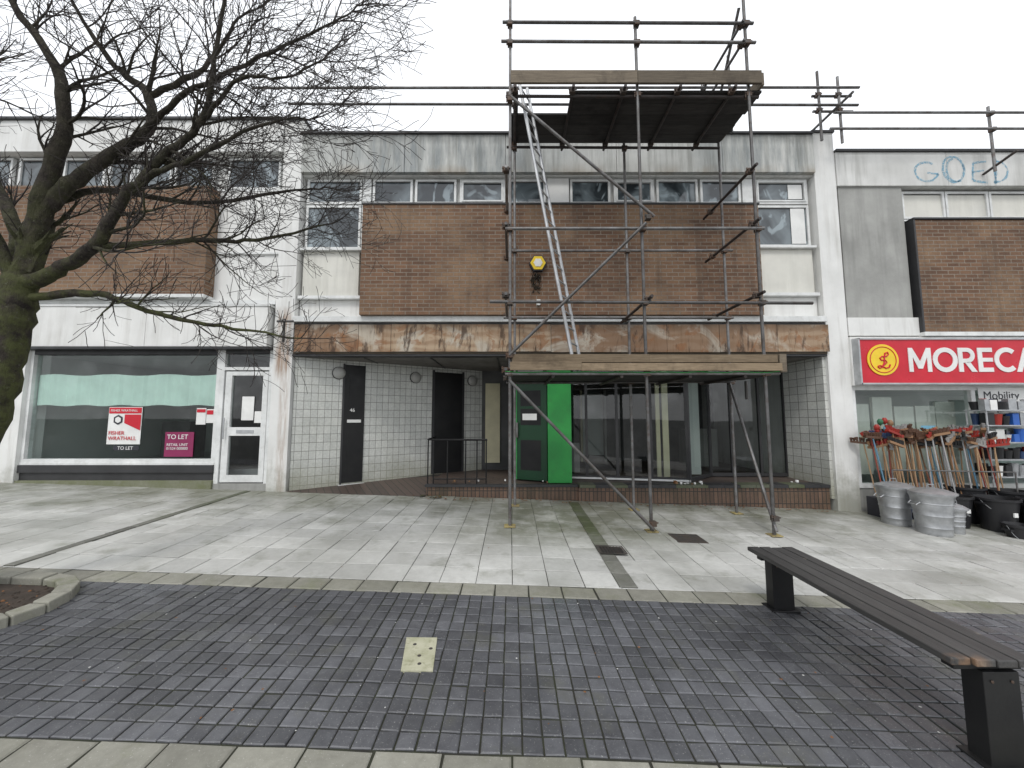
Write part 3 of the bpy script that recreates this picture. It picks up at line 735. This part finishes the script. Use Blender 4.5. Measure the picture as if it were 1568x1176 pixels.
mb.build('logo_symbol', S)
# heavy sans-serif capitals cut from flat letter strokes
SLm = MB(); H = .45; W_ = .085; YF = 7.068
def lq(p): SLm.raw([(x_, YF, z_) for x_, z_ in p]+[(x_, 7.079, z_) for x_, z_ in p],
                   [tuple(range(len(p)-1, -1, -1))]+[(k, (k+1) % len(p), (k+1) % len(p)+len(p), k+len(p)) for k in range(len(p))], WHT)
def bar(x0, z0, x1, z1): lq([(x0, z0), (x0, z1), (x1, z1), (x1, z0)][::-1])
def ring(cx, cz, rx, rz, a0, a1, th=W_, n=24):
    for i in range(n):
        t0 = math.radians(a0+(a1-a0)*i/n); t1 = math.radians(a0+(a1-a0)*(i+1)/n)
        lq([(cx+rx*math.cos(t0), cz+rz*math.sin(t0)), (cx+rx*math.cos(t1), cz+rz*math.sin(t1)), (cx+(rx-th)*math.cos(t1), cz+(rz-th)*math.sin(t1)), (cx+(rx-th)*math.cos(t0), cz+(rz-th)*math.sin(t0))][::-1])
z0 = 2.445; z1 = z0+H
def lM(x):
    w = .42
    bar(x, z0, x+W_*.9, z1-.002); bar(x+w-W_*.9, z0, x+w, z1-.002)
    lq([(x+.077, z1), (x+.077, z1-.17), (x+w/2-.04, z0+.06), (x+w/2, z0+.06), (x+w/2, z0+.19)])
    lq([(x+w/2, z0+.19), (x+w/2, z0+.06), (x+w/2+.04, z0+.06), (x+w-.077, z1-.17), (x+w-.077, z1)])
    return w
def lO(x): ring(x+.23, (z0+z1)/2, .23, H/2+.006, 0, 360); return .46
def lR(x):
    bar(x, z0, x+W_, z1)
    bar(x+W_, z1-.075, x+.17, z1); bar(x+W_, z0+.17, x+.17, z0+.245)
    ring(x+.17, z1-.14, .14, .14, 90, -90, .078, 12)
    lq([(x+.12, z0+.169), (x+.21, z0+.185), (x+.335, z0), (x+.235, z0)][::-1]); return .335
def lE(x):
    bar(x, z0, x+W_, z1)
    for a_, b_ in ((z0, z0+.078), (z0+.19, z0+.262), (z1-.078, z1)): bar(x+W_, a_, x+.275, b_)
    return .275
def lC(x): ring(x+.23, (z0+z1)/2, .23, H/2+.006, 48, 312); return .39
def lA(x):
    w = .42
    lq([(x, z0), (x+w/2-.05, z1), (x+w/2, z1), (x+w/2, z1-.13), (x+.09, z0)][::-1])
    lq([(x+w/2, z1), (x+w/2+.05, z1), (x+w, z0), (x+w-.09, z0), (x+w/2, z1-.13)][::-1])
    bar(x+.14, z0+.095, x+w-.14, z0+.165); return w
def lB(x):
    bar(x, z0, x+W_, z1)
    for a_, b_ in ((z0, z0+.075), (z0+.19, z0+.26), (z1-.075, z1)): bar(x+W_, a_, x+.17, b_)
    ring(x+.17, z1-.128, .125, .128, 90, -90, .075, 12); ring(x+.17, z0+.128, .14, .128, 90, -90, .075, 12); return .31
x = 7.36
for fn in (lM, lO, lR, lE, lC, lA, lM, lB, lE): x += fn(x)+(.03 if fn not in (lO, lC) else .012)
SLm.build('sign_lettering', S)
e = empty('window_poster', (9.3, 7.2, 1.9)); mb = MB()
mb.box(8.82, 10.6, 7.262, 7.27, 1.40, 2.16, WHT); mb.build('sheet', e)
text('Mobility\nRepairs', 'poster_text', e, 8.9, 7.258, 1.95, .21, DRK, ext=.001)
e = empty('window_sticker', (7.9, 7.3, 1.4)); mb = MB(); mb.box(7.75, 8.02, 7.325, 7.333, 1.30, 1.45, LBLUE); mb.build('sheet', e)

RC = [flat('bristle_red', (.32, .03, .02)), flat('bristle_black', (.02, .02, .02)), flat('bristle_brown', (.10, .05, .03)), flat('bristle_green', (.03, .14, .07)), flat('bristle_navy', (.03, .06, .14)), flat('bristle_grey', (.28, .27, .26)), flat('bristle_tan', (.28, .16, .08))]
HEADW = [0, 1, 1, 1, 1, 2, 2, 2, 5, 5, 6, 0, 0, 4]
HC = [WOOD, WOOD, WOOD2, WOOD2, WOOD, flat('handle_blue', (.12, .25, .36)), flat('handle_red', (.3, .07, .05)), flat('handle_grey', (.4, .4, .4))]
BR = empty('broom_display', (7.2, 6.9, 0)); mb = MB(); mh = MB()
for i in range(62):
    x = 6.5+i*.032+R(-.03, .03); y = 6.85+R(-.2, .2); gz = G(x, y)
    tx = x+R(-.12, .12)-.05; ty = y+R(.0, .12); top = 1.22+R(-.15, .13)
    mb.tube((x, y, gz+.1), (tx, ty, top), .011, random.choice(HC), 6)
    m = RC[random.choice(HEADW)]; w = R(.10, .19); an = R(-.8, .8)
    dx, dy = math.cos(an)*w, math.sin(an)*w; px, py = -math.sin(an)*.03, math.cos(an)*.03
    sl = R(-.07, .07)
    def bx(z0, z1, k, mat):
        v = []
        for z, kk in ((z0, 1), (z1, k)):
            for sx_, sy_ in ((-1, -1), (1, -1), (1, 1), (-1, 1)):
                v.append((tx+sx_*dx*kk+sy_*px*kk, ty+sx_*dy*kk+sy_*py*kk, top+z+sx_*sl))
        mh.raw(v, [(0,3,2,1),(4,5,6,7),(0,1,5,4),(1,2,6,5),(2,3,7,6),(3,0,4,7)], mat)
    bx(-.01, .03, 1, random.choice([WOOD2, m, m]))
    for j in range(9):
        u = (j-4)/4.4; tx2, ty2 = tx+dx*u, ty+dy*u; zz = top+.03+u*sl
        mh.path([(tx2, ty2, zz), (tx2+dx*.1*u+R(-.01, .01), ty2+R(-.02, .02), zz+R(.05, .085))], [.016, .026], 5, m)
mb.build('handles', BR, True); mh.build('heads', BR)
mb = MB()
for i in range(4):
    x = 6.62+i*.52; gz = G(x, 6.95)
    mb.box(x-.22, x+.22, 6.78, 7.1, gz+.01, gz+.33, DRK)
mb.tube((6.42, 6.6, .72), (8.5, 6.6, .68), .012, STEEL, 8); mb.tube((6.42, 6.6, G(6.4, 6.6)), (6.42, 6.6, .72), .012, STEEL, 8); mb.tube((8.5, 6.6, G(8.5, 6.6)), (8.5, 6.6, .68), .012, STEEL, 8)
mb.build('stand', BR)

def gbin(x, y, r, h):
    e = empty('galvanised_bin', (x, y, G(x, y))); m = MB(); c = (x, y, G(x, y))
    prof = [(r*.78, 0), (r*.8, .015), (r*.8, .05)]
    for k in range(3):
        z = .10+(h-.18)*k/2.4; rr = r*(.8+.17*k/3); prof += [(rr, z), (rr+.008, z+.012), (rr+.002, z+.03)]
    prof += [(r, h-.03), (r+.012, h-.015), (r+.012, h), (r-.01, h), (r*.9, h*.6)]
    m.lathe(c, prof, 28, GALV)
    m.build('body', e, True); m = MB()
    m.lathe((x+.02, y, c[2]+h), [(r+.02, 0), (r+.022, .02), (r*.7, .06), (r*.15, .085), (.01, .09)], 28, GALV)
    m.path([(x-.06, y, c[2]+h+.08), (x-.05, y, c[2]+h+.13), (x+.05, y, c[2]+h+.13), (x+.06, y, c[2]+h+.08)], [.008]*4, 6, GALV)
    for s_ in (-1, 1):
        m.path([(x+s_*r, y-.07, c[2]+h*.8), (x+s_*(r+.05), y-.06, c[2]+h*.74), (x+s_*(r+.05), y+.06, c[2]+h*.74), (x+s_*r, y+.07, c[2]+h*.8)], [.008]*4, 6, GALV)
    m.build('lid_and_handles', e, True)
gbin(6.32, 6.5, .23, .60); gbin(6.42, 6.02, .25, .60); gbin(6.83, 6.1, .13, .36)
def bucket(x, y, r, h, z=0, mat=None):
    mat = mat or PLB
    e = empty('plastic_bucket', (x, y, G(x, y)+z)); m = MB()
    m.lathe((x, y, G(x, y)+z), [(r*.72, 0), (r*.97, h-.04), (r*1.06, h-.035), (r*1.06, h), (r*.98, h), (r*.7, .03)], 24, mat)
    for s_ in (-1, 1): m.box(x+s_*r*.98-.03, x+s_*r*.98+.03, y-.06, y+.06, G(x, y)+z+h-.1, G(x, y)+z+h-.07, mat)
    m.path([(x+r*math.cos(t)*1.05, y-r*.6*math.sin(t), G(x, y)+z+h-.02-.22*math.sin(t)) for t in [k*math.pi/10 for k in range(11)]], [.004]*11, 5, ALU)
    m.box(x-.03, x+.03, y-r*.95, y-r*.88, G(x, y)+z+h*.5, G(x, y)+z+h*.62, WHT)
    m.build('tub', e, True)
bucket(7.75, 6.3, .25, .52); bucket(7.28, 6.5, .23, .50); bucket(8.25, 6.1, .26, .55); bucket(7.85, 6.80, .24, .6); bucket(8.3, 6.55, .24, .6); bucket(7.6, 5.95, .15, .2); bucket(8.75, 6.3, .26, .6); bucket(7.05, 6.72, .17, .4, 0, BLUE)
GR = empty('goods_rack', (8.9, 6.8, 0)); mb = MB()
for x in (8.42, 9.6):
    for y in (6.85, 7.15): mb.tube((x, y, G(x, y)), (x, y, 1.75), .013, ALU, 8)
for z in (.55, .85, 1.15, 1.45, 1.72): mb.box(8.40, 9.62, 6.83, 7.17, z, z+.02, ALU)
mb.build('frame', GR); mb = MB()
cs = [BLUE, WHT, PLB, PLB, GALV, PAPER, flat('navy_cloth', (.02, .03, .1)), GALV, RC[0], RC[4]]
for z in (.57, .87, 1.17, 1.47, 1.74):
    for yy in (6.88, 7.03):
        x = 8.45
        while x < 9.5:
            w = R(.09, .17); h = R(.12, .25); c_ = random.choice(cs)
            if R(0, 1) < .65: mb.lathe((x+w/2, yy+.06, z), [(w*.36, 0), (w*.5, h*.93), (w*.52, h*.94), (w*.52, h), (w*.42, h)], 14, c_)
            else: mb.box(x, x+w*.9, yy, yy+.1, z, z+h, c_)
            x += w+.01
mb.build('goods', GR, bevel=.003)
mb = MB()
e = empty('hanging_brushes', (6.5, 6.9, 1.5))
for c_, x, z in [(RC[0], 6.55, 1.36), (RC[3], 6.62, 1.46), (LBLUE, 6.72, 1.34), (RC[6], 6.8, 1.44), (RC[0], 6.7, 1.48)]:
    mb.lathe((x, 6.95, z), [(.01, 0), (.04, .03), (.045, .08), (.02, .12)], 12, c_); mb.tube((x, 6.95, 1.0), (x, 6.95, z+.02), .006, WOOD, 5)
mb.build('bits', e, True)

# ------------------------------------------------------------------ scaffolding
SC = empty('scaffolding', (1.9, 6.2, 0)); sc = MB(); cp = MB(); brd = MB()
r = .0235
def st(a, b, m=STEEL): sc.cur = random.random(); sc.tube(a, b, r, m, 12)
def couple(x, y, z):
    cp.box(x-.04, x+.04, y-.045, y+.045, z-.035, z+.035, COUP)
    cp.tube((x-.065, y-.03, z+.015), (x+.065, y-.03, z+.015), .011, COUP, 6)
    cp.tube((x-.05, y-.02, z-.05), (x-.05, y-.02, z+.05), .012, COUP, 6)
FY, BY = 5.62, 6.79
fx = [(-.03, 8.6), (1.98, 7.98), (3.72, 8.6)]; bxs = [(.05, 8.0), (2.10, 6.9), (3.87, 7.2)]
for x, t in fx: st((x, FY, G(x, FY)+.02), (x+R(-.015, .015), FY, t))
for x, t in bxs: st((x, BY, G(x, BY)+.02), (x+R(-.015, .015), BY, t), STEEL)
def ledger(x0, x1, y, z, m=STEEL):
    dz = R(-.012, .012)
    st((x0, y, z+dz), (x1, y, z-dz), m)
    for x, t in (fx if abs(y-FY) < .2 else bxs):
        if x0 <= x <= x1 and t > z: couple(x, (y+(FY if abs(y-FY) < .2 else BY))/2, z)
f2 = FY-.05; b2 = BY-.05
ledger(-.15, 3.82, f2, 7.83, STEEL); ledger(-.17, 3.84, f2, 7.50, STEEL)
ledger(-.1, 3.9, f2+.1, 6.66, STEELD); ledger(-.1, 3.85, b2, 6.60, STEELD)
ledger(-.1, 3.80, f2, 4.44); ledger(-.1, 4.0, b2, 4.62)
ledger(-.33, 4.45, f2, 3.30); ledger(-.15, 3.95, b2, 3.38); ledger(-.1, 3.9, f2, 2.24, STEEL); ledger(-.1, 3.9, b2, 2.22)
ledger(-4.9, 6.55, b2, 7.80); ledger(-4.2, 6.5, b2, 7.46)
def trans(x, z, y0=FY-.18, y1=BY+.25, m=STEELD): st((x, y0, z), (x, y1, z), m); couple(x, FY, z); couple(x, BY, z)
for z in (5.38, 4.53, 3.42): trans(3.66, z)
for z in (3.42, 4.5, 5.4, 2.3): trans(-.09, z, FY-.1, BY+.1, STEEL)
trans(3.64, 7.83, FY-.1, BY+.1, STEEL); trans(3.64, 7.50, FY-.1, BY+.1, STEEL)
st((3.64, FY, 8.15), (3.78, BY, 7.0), STEEL); st((3.95, BY-.3, 6.7), (3.95, BY-.3, 8.2))
for x in (.05, .95, 1.75, 2.6, 3.45): trans(x, 6.70, FY-.12, BY+.15, STEELD)
trans(2.03, 3.36)
for x in (.6, 1.6, 2.6, 3.4): st((x, FY-.05, 2.20), (x, BY+.1, 2.20), STEELD)
st((-.04, FY-.1, 6.55), (2.13, FY-.1, 4.60)); st((2.0, FY-.1, 4.50), (-.04, FY-.1, 2.50)); st((-.04, FY-.1, 2.14), (1.98, FY-.1, .04))
couple(2.05, FY-.07, 4.6); couple(-.03, FY-.07, 6.5); couple(-.03, FY-.07, 2.5); couple(1.98, FY-.07, .12)
st((3.83, BY-.05, 2.2), (3.72, FY-.05, .0)); couple(3.72, FY-.03, .18)
st((3.87, BY-.45, 2.2), (3.87, BY-.45, 1.9))
for x, y, z0_, z1_ in [(5.95, 6.95, 6.9, 8.33), (6.34, 6.95, 6.85, 8.22)]:
    st((x, y, z0_), (x, y, z1_))
for z in (8.0, 7.68): st((5.85, 6.99, z-.15), (6.62, 6.99, z-.15)); couple(5.95, 6.97, z-.15); couple(6.34, 6.97, z-.15)
st((6.2, 6.92, 7.45), (14, 6.92, 7.45)); st((6.1, 6.92, 7.12), (14, 6.92, 7.12))
st((6.2, 6.5, 7.5), (6.2, 7.8, 7.5))
st((9.25, 6.98, 6.3), (9.25, 6.98, 7.62)); couple(9.25, 6.95, 7.45); couple(9.25, 6.95, 7.12)
st((9.2, 6.6, 6.45), (9.3, 7.2, 6.38), STEELD)
st((-4.28, 7.1, 3.0), (-4.28, 7.1, 3.45)); st((-4.4, 7.08, 3.4), (-4.1, 7.08, 3.4))
sc.build('tubes', SC, True)
for x, t in fx+bxs:
    y = FY if (x, t) in fx else BY
    cp.box(x-.08, x+.08, y-.08, y+.08, G(x, y)+.006, G(x, y)+.02, PLATE)
    cp.tube((x, y, G(x, y)+.02), (x, y, G(x, y)+.14), .019, ALU, 8)
cp.build('couplers_and_base_plates', SC, bevel=.005)
cb = MB(); cb.path([(-.1+4.0*i/20, FY-.085, 2.27-.02*abs(math.sin(i*1.1))) for i in range(21)], [.006]*21, 5, GREEN); cb.build('cable', SC, True)
def plank(x0, x1, y0, y1, z0_, z1_, m): brd.cur = random.random(); brd.box(x0, x1, y0, y1, z0_, z1_, m)
y = FY+.05; k = 0
while y < BY-.2:
    x0 = .0 if k > 1 else .95
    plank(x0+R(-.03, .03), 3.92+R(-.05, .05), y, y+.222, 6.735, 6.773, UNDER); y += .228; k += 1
plank(.02, .1, FY+.05, FY+.5, 6.735, 6.773, UNDER)
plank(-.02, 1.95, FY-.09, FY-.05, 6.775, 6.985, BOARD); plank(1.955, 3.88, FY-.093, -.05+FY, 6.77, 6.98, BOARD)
plank(3.90, 3.94, FY-.05, BY, 6.775, 6.98, BOARD)
plank(-.03, 1.0, FY-.14, FY-.10, 2.28, 2.40, BOARDP)
plank(.0, 2.0, FY-.05-.04, FY-.05, 2.40, 2.52, BOARDP); plank(2.0, 3.86, FY-.09, FY-.05, 2.40, 2.515, BOARDP)
plank(1.0, 3.9, FY-.12, FY-.06, 2.275, 2.385, BOARDP); plank(3.88, 3.98, FY-.1, FY+.3, 2.26, 2.52, BOARD)
y = FY
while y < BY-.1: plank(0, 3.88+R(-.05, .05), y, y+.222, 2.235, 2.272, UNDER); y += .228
brd.build('boards', SC, bevel=.004)

LD = empty('ladder', (.5, 6, 4)); mb = MB()
bot = Vector((.92, 5.80, 2.50)); top = Vector((.09, 5.86, 7.25)); rd = Vector((.17, .30, 0))
for o in (Vector((0, 0, 0)), rd): mb.path([bot+o, top+o], [.026, .026], 6, ALU)
n = 19
for i in range(1, n): p = bot+(top-bot)*i/n; mb.tube(p, p+rd, .014, ALU, 6)
mb.build('ladder_frame', LD, True)

# ------------------------------------------------------------------ bench
BE = empty('park_bench', (2.37, 2.85, 0)); mb = MB()
zs = .415; x = 2.17
for i in range(4):
    w = .097; mb.cur = random.random()
    dz = R(-.003, .003)
    mb.box(x, x+w, 2.0+R(-.012, .012), 3.66+R(-.012, .012), zs-.035+dz, zs+dz, SLAT); x += w+.009
mb.build('seat', BE, bevel=.006)
mb = MB()
mb.box(2.22, 2.56, 2.05, 2.11, zs-.075, zs-.04, BLACK); mb.box(2.20, 2.54, 3.52, 3.58, zs-.075, zs-.04, BLACK); mb.box(2.35, 2.41, 2.11, 3.52, zs-.07, zs-.04, BLACK)
for y, xo in ((2.03, .06), (3.50, 0)):
    mb.box(2.28+xo, 2.46+xo, y, y+.10, G(2.3, y)-.02, zs-.075, BLACK)
    mb.box(2.25+xo, 2.49+xo, y-.03, y+.13, G(2.37, y)-.01, G(2.37, y)+.015, BLACK)
    for k in (0, 1): mb.tube((2.32+xo+.1*k, y-.006, zs-.12), (2.32+xo+.1*k, y, zs-.12), .008, COUP, 8)
mb.build('legs', BE, bevel=.006)

# ------------------------------------------------------------------ planter + tree
PL = empty('tree_planter', (-4.75, 3.08, .15)); mb = MB()
cx, cy, hl, rr = -4.75, 3.08, .7, .50
pts = []
for i in range(9): a = -math.pi/2+math.pi*i/8; pts.append((cx+hl+rr*math.cos(a), cy+rr*math.sin(a)))
for i in range(1, 5): pts.append((cx+hl-.28*i, cy+rr))
for i in range(9): a = math.pi/2+math.pi*i/8; pts.append((cx-hl+rr*math.cos(a), cy+rr*math.sin(a)))
for i in range(1, 5): pts.append((cx-hl+.28*i, cy-rr))
n = len(pts)
def inset(p, d):
    ax = max(cx-hl, min(cx+hl, p[0])); v = Vector((p[0]-ax, p[1]-cy)); L_ = v.length
    v = v*((L_-d)/L_); return (ax+v.x, cy+v.y)
for i in range(n):
    a, b = pts[i], pts[(i+1) % n]
    if math.hypot(a[0]-b[0], a[1]-b[1]) < .02: continue
    mb.cur = random.random(); s_ = .03
    a2 = (a[0]+(b[0]-a[0])*s_, a[1]+(b[1]-a[1])*s_); b2_ = (b[0]+(a[0]-b[0])*s_, b[1]+(a[1]-b[1])*s_)
    c_, d_ = inset(b2_, .13), inset(a2, .13); h = .075+R(-.005, .005)
    q = [a2, b2_, c_, d_]
    mb.raw([gp(x, y, -.02) for x, y in q]+[gp(x, y, h) for x, y in q], [(0,3,2,1),(4,5,6,7),(0,1,5,4),(1,2,6,5),(2,3,7,6),(3,0,4,7)], KERBM)
mb.build('kerb_stones', PL, bevel=.012)
mb = MB(); ring_ = [inset(p, .12) for p in pts]
mb.face([gp(x, y, .02) for x, y in ring_], SOIL)
for i in range(700):
    x = cx+R(-1.1, 1.1); y = cy+R(-.36, .36); s_ = R(.005, .016)
    if not inpl(x, y): continue
    mb.cur = 0; mb.lathe(gp(x, y, .015), [(s_, 0), (s_*.8, s_*.7), (s_*.2, s_*1.1)], 5, SOIL if i % 5 else LEAF)
mb.build('soil', PL)

TR = empty('bare_tree', (-4.55, 3.1, .2)); tm = MB(); tw = MB()
def smooth(pts, radii, k=6):
    P = [Vector(p) for p in pts]; out = []; rad = []
    for i in range(len(P)-1):
        p0 = P[max(i-1, 0)]; p1 = P[i]; p2 = P[i+1]; p3 = P[min(i+2, len(P)-1)]
        for j in range(k):
            t = j/k
            q = .5*((2*p1)+(-p0+p2)*t+(2*p0-5*p1+4*p2-p3)*t*t+(-p0+3*p1-3*p2+p3)*t**3)
            out.append(q+Vector((R(-1, 1), R(-1, 1), R(-1, 1)))*.011); rad.append((radii[i]*(1-t)+radii[i+1]*t)*R(.92, 1.08))
    out.append(P[-1]); rad.append(radii[-1]); return out, rad
def rv(): return Vector((R(-1, 1), R(-1, 1), R(-1, 1)))
def grow(p, d, length, r0, depth):
    n = max(4, int(length/.07)); pts = [p]; rad = [r0]; bend = rv()*.07
    for i in range(n):
        d = (d+rv()*.2+bend+Vector((0, 0, .03))).normalized(); p = p+d*length/n
        pts.append(p); rad.append(max(.0021, r0*(1-(i+1)/n*.75)))
    (tm if r0 > .012 else tw).path(pts, rad, 6 if r0 > .012 else 4, BARK if r0 > .009 else TWIG, False)
    if depth > 0:
        k = {3: 6, 2: 7, 1: 5}[depth]; k = max(2, int(k*min(1.3, length/.6)+R(0, 1)))
        for j in range(k):
            i = int(n*(.2+.8*(j+R(0, 1))/k)); i = min(n, max(1, i))
            dd = (pts[i]-pts[i-1]).normalized(); s_ = dd.cross(rv()).normalized()
            nd = (dd*R(.5, 1.0)+s_*R(.6, 1.1)+Vector((.08, 0, .02))).normalized()
            nd.y *= .75
            grow(pts[i], nd, length*R(.38, .7), rad[i]*R(.5, .7), depth-1)
def limb(pts, radii, spawn=9, slen=.8, start=.25, depth=2, k=.85):
    radii = [r_*k for r_ in radii]
    q, rad = smooth(pts, radii); tm.path(q, rad, 12, BARK)
    n = len(q)
    for j in range(spawn):
        i = int(n*(start+(1-start)*(j+R(0, 1))/spawn)); i = min(n-1, max(1, i))
        dd = (q[i]-q[i-1]).normalized(); s_ = dd.cross(rv()).normalized()
        nd = (dd*R(.4, .9)+s_*R(.6, 1.0)+Vector((.17, 0, .0))).normalized(); nd.y *= .7
        grow(q[i], nd, slen*R(.55, 1.15), min(.016, max(.005, rad[i]*.42)), depth)
    dd = (q[-1]-q[-2]).normalized(); grow(q[-1], dd, slen*.7, rad[-1], depth)
limb([(-4.60, 3.12, .1), (-4.55, 3.13, .6), (-4.47, 3.15, 1.1), (-4.36, 3.18, 1.6), (-4.28, 3.2, 2.1), (-4.23, 3.2, 2.5), (-4.18, 3.2, 2.85)], [.2, .165, .150, .145, .14, .145, .11], spawn=1, start=.9, k=.93)
for k in range(5):
    a = k*1.3; tm.path([(-4.60, 3.12, .35), (-4.60+.16*math.cos(a), 3.12+.14*math.sin(a), .2), (-4.60+.3*math.cos(a), 3.12+.26*math.sin(a), .12)], [.09, .07, .02], 7, BARK)
limb([(-4.18, 3.2, 2.75), (-4.12, 3.2, 3.35), (-3.92, 3.15, 4.13), (-3.96, 3.1, 4.63), (-4.25, 3.0, 5.1), (-4.4, 2.95, 5.6)], [.11, .085, .06, .045, .03, .018], 12)
limb([(-4.13, 3.2, 3.25), (-3.95, 3.22, 3.6), (-3.66, 3.25, 3.9), (-3.34, 3.3, 4.22), (-3.40, 3.35, 4.6), (-3.74, 3.35, 4.9), (-4.02, 3.3, 5.3)], [.08, .07, .06, .052, .044, .03, .018], 13)
limb([(-3.40, 3.35, 4.6), (-2.95, 3.4, 4.93), (-2.65, 3.4, 5.45)], [.035, .024, .012], 10)
limb([(-4.18, 3.2, 2.72), (-3.87, 3.18, 2.85), (-3.56, 3.15, 3.03), (-3.28, 3.1, 3.45), (-2.95, 3.07, 3.8), (-2.62, 3.05, 4.12), (-2.52, 3.0, 4.62), (-2.4, 2.95, 5.3)], [.085, .065, .055, .045, .036, .03, .022, .012], 22)
limb([(-4.15, 3.2, 2.62), (-3.63, 3.3, 2.68), (-3.24, 3.35, 2.55), (-2.67, 3.45, 2.43), (-1.95, 3.5, 2.33)], [.045, .034, .026, .018, .008], 14, .62)
limb([(-3.56, 3.15, 3.03), (-2.95, 3.4, 3.22), (-2.45, 3.55, 3.3), (-1.85, 3.65, 3.5)], [.035, .027, .02, .009], 16, .65)
limb([(-3.36, 3.3, 4.22), (-2.81, 3.1, 4.40), (-2.25, 3.0, 4.57), (-1.55, 2.9, 4.80), (-1.25, 2.9, 5.0)], [.033, .025, .018, .010, .006], 22, .72)
limb([(-4.22, 3.2, 2.7), (-4.42, 3.3, 3.24), (-4.9, 3.4, 4.0), (-5.2, 3.5, 5.0)], [.08, .06, .045, .02], 8)
limb([(-4.2, 3.18, 2.7), (-4.36, 2.95, 3.47), (-4.45, 2.75, 4.13), (-4.6, 2.65, 5.1)], [.06, .045, .03, .016], 8)
limb([(-4.14, 3.2, 3.35), (-3.85, 3.4, 3.7), (-3.1, 3.7, 3.75), (-2.4, 3.9, 4.0), (-2.0, 4.0, 4.1)], [.045, .032, .024, .016, .008], 18, .75)
limb([(-3.1, 3.08, 3.62), (-2.6, 2.95, 3.7), (-2.0, 2.9, 3.95), (-1.6, 2.9, 4.0)], [.026, .02, .013, .006], 15, .65)
limb([(-2.62, 3.05, 4.12), (-2.2, 2.9, 4.35), (-1.8, 2.85, 4.3), (-1.4, 2.8, 4.5)], [.022, .016, .010, .005], 14, .6)
tm.build('trunk_and_limbs', TR, True); tw.build('twigs', TR, True)

# ------------------------------------------------------------------ litter
mb = MB()
for i in range(420):
    u = R(0, 1)
    if u < .4: x, y, m, s_ = R(-1.9, 5.8), R(7.0, 7.33), LEAF, R(.012, .03)
    elif u < .5: x, y, m, s_ = R(-1.7, -1.3), R(7.05, 7.3), BARK, R(.015, .04)
    elif u < .7: x, y, m, s_ = R(-4.5, 5), R(2.1, 7), LEAF, R(.005, .012)
    else: x, y, m, s_ = R(-4.5, 5), R(2.1, 7), PAPER, R(.004, .010)
    a = R(0, 6.28); z = .016+R(0, .004)
    k = random.choice((5, 6, 7))
    mb.face([(x+s_*R(.6, 1)*math.cos(a+2*math.pi*j/k), y+s_*R(.6, 1)*math.sin(a+2*math.pi*j/k), G(x, y)+(z if m is not PAPER else .005)+R(0, s_*.3 if m is not PAPER else 0)) for j in range(k)], m)
mb.build('litter')
mb = MB()
for i in range(20):
    x, y = random.choice([(R(3.0, 3.6), R(7.36, 7.5)), (R(5.3, 5.7), R(7.4, 7.6)), (R(-1.2, -.6), R(7.5, 7.7)), (R(-.4, 1), R(7.5, 7.9))]); s_ = R(.02, .05); zz = .35
    mb.box(x, x+s_, y, y+s_*R(.5, 1.4), zz, zz+s_*R(.3, 1.2), random.choice([PAPER, LEAF, RC[6], WHT]))
mb.build('rubbish', bevel=.004)

# ------------------------------------------------------------------ world, sun, camera
w = bpy.data.worlds.new('World'); scene.world = w; w.use_nodes = True; t = w.node_tree; t.nodes.clear()
o = t.nodes.new('ShaderNodeOutputWorld'); bg = t.nodes.new('ShaderNodeBackground'); bg.inputs[1].default_value = .15
sk = t.nodes.new('ShaderNodeTexSky'); sk.sky_type = 'NISHITA'; sk.sun_disc = False
sk.sun_elevation = math.radians(52); sk.sun_rotation = math.radians(200)
tc = t.nodes.new('ShaderNodeTexCoord'); nz = t.nodes.new('ShaderNodeTexNoise'); nz.inputs['Scale'].default_value = 1.6; nz.inputs['Detail'].default_value = 5
mpn = t.nodes.new('ShaderNodeMapping'); mpn.inputs['Scale'].default_value = (1, 1, 2.5)
t.links.new(tc.outputs['Generated'], mpn.inputs[0]); t.links.new(mpn.outputs[0], nz.inputs['Vector'])
mr = t.nodes.new('ShaderNodeMapRange'); mr.inputs['From Min'].default_value = .35; mr.inputs['From Max'].default_value = .7
mr.inputs['To Min'].default_value = .98; mr.inputs['To Max'].default_value = .86; t.links.new(nz.outputs['Fac'], mr.inputs['Value'])
mx = t.nodes.new('ShaderNodeMix'); mx.data_type = 'RGBA'; mx.inputs['B'].default_value = (8.6, 8.8, 9.1, 1)
t.links.new(mr.outputs[0], mx.inputs['Factor']); t.links.new(sk.outputs[0], mx.inputs['A'])
t.links.new(mx.outputs['Result'], bg.inputs[0]); t.links.new(bg.outputs[0], o.inputs[0])
sd = bpy.data.lights.new('sun', 'SUN'); sd.energy = 1.4; sd.angle = math.radians(14); sd.color = (1, .97, .93)
so = bpy.data.objects.new('sun', sd); scene.collection.objects.link(so)
el, az = math.radians(52), math.radians(200)
dirv = Vector((math.sin(az)*math.cos(el), math.cos(az)*math.cos(el), math.sin(el)))
so.rotation_euler = dirv.to_track_quat('Z', 'Y').to_euler(); so.location = dirv*20
cd = bpy.data.cameras.new('camera'); co = bpy.data.objects.new('camera', cd); scene.collection.objects.link(co)
co.location = (0, 0, 1.6); co.rotation_euler = (math.radians(95), 0, 0)
cd.sensor_width = 36; cd.lens = 36*589/1568; cd.clip_end = 1000; cd.clip_start = .05
scene.camera = co
scene.view_settings.view_transform = 'Standard'; scene.view_settings.look = 'None'
scene.view_settings.exposure = 0; scene.view_settings.gamma = 1
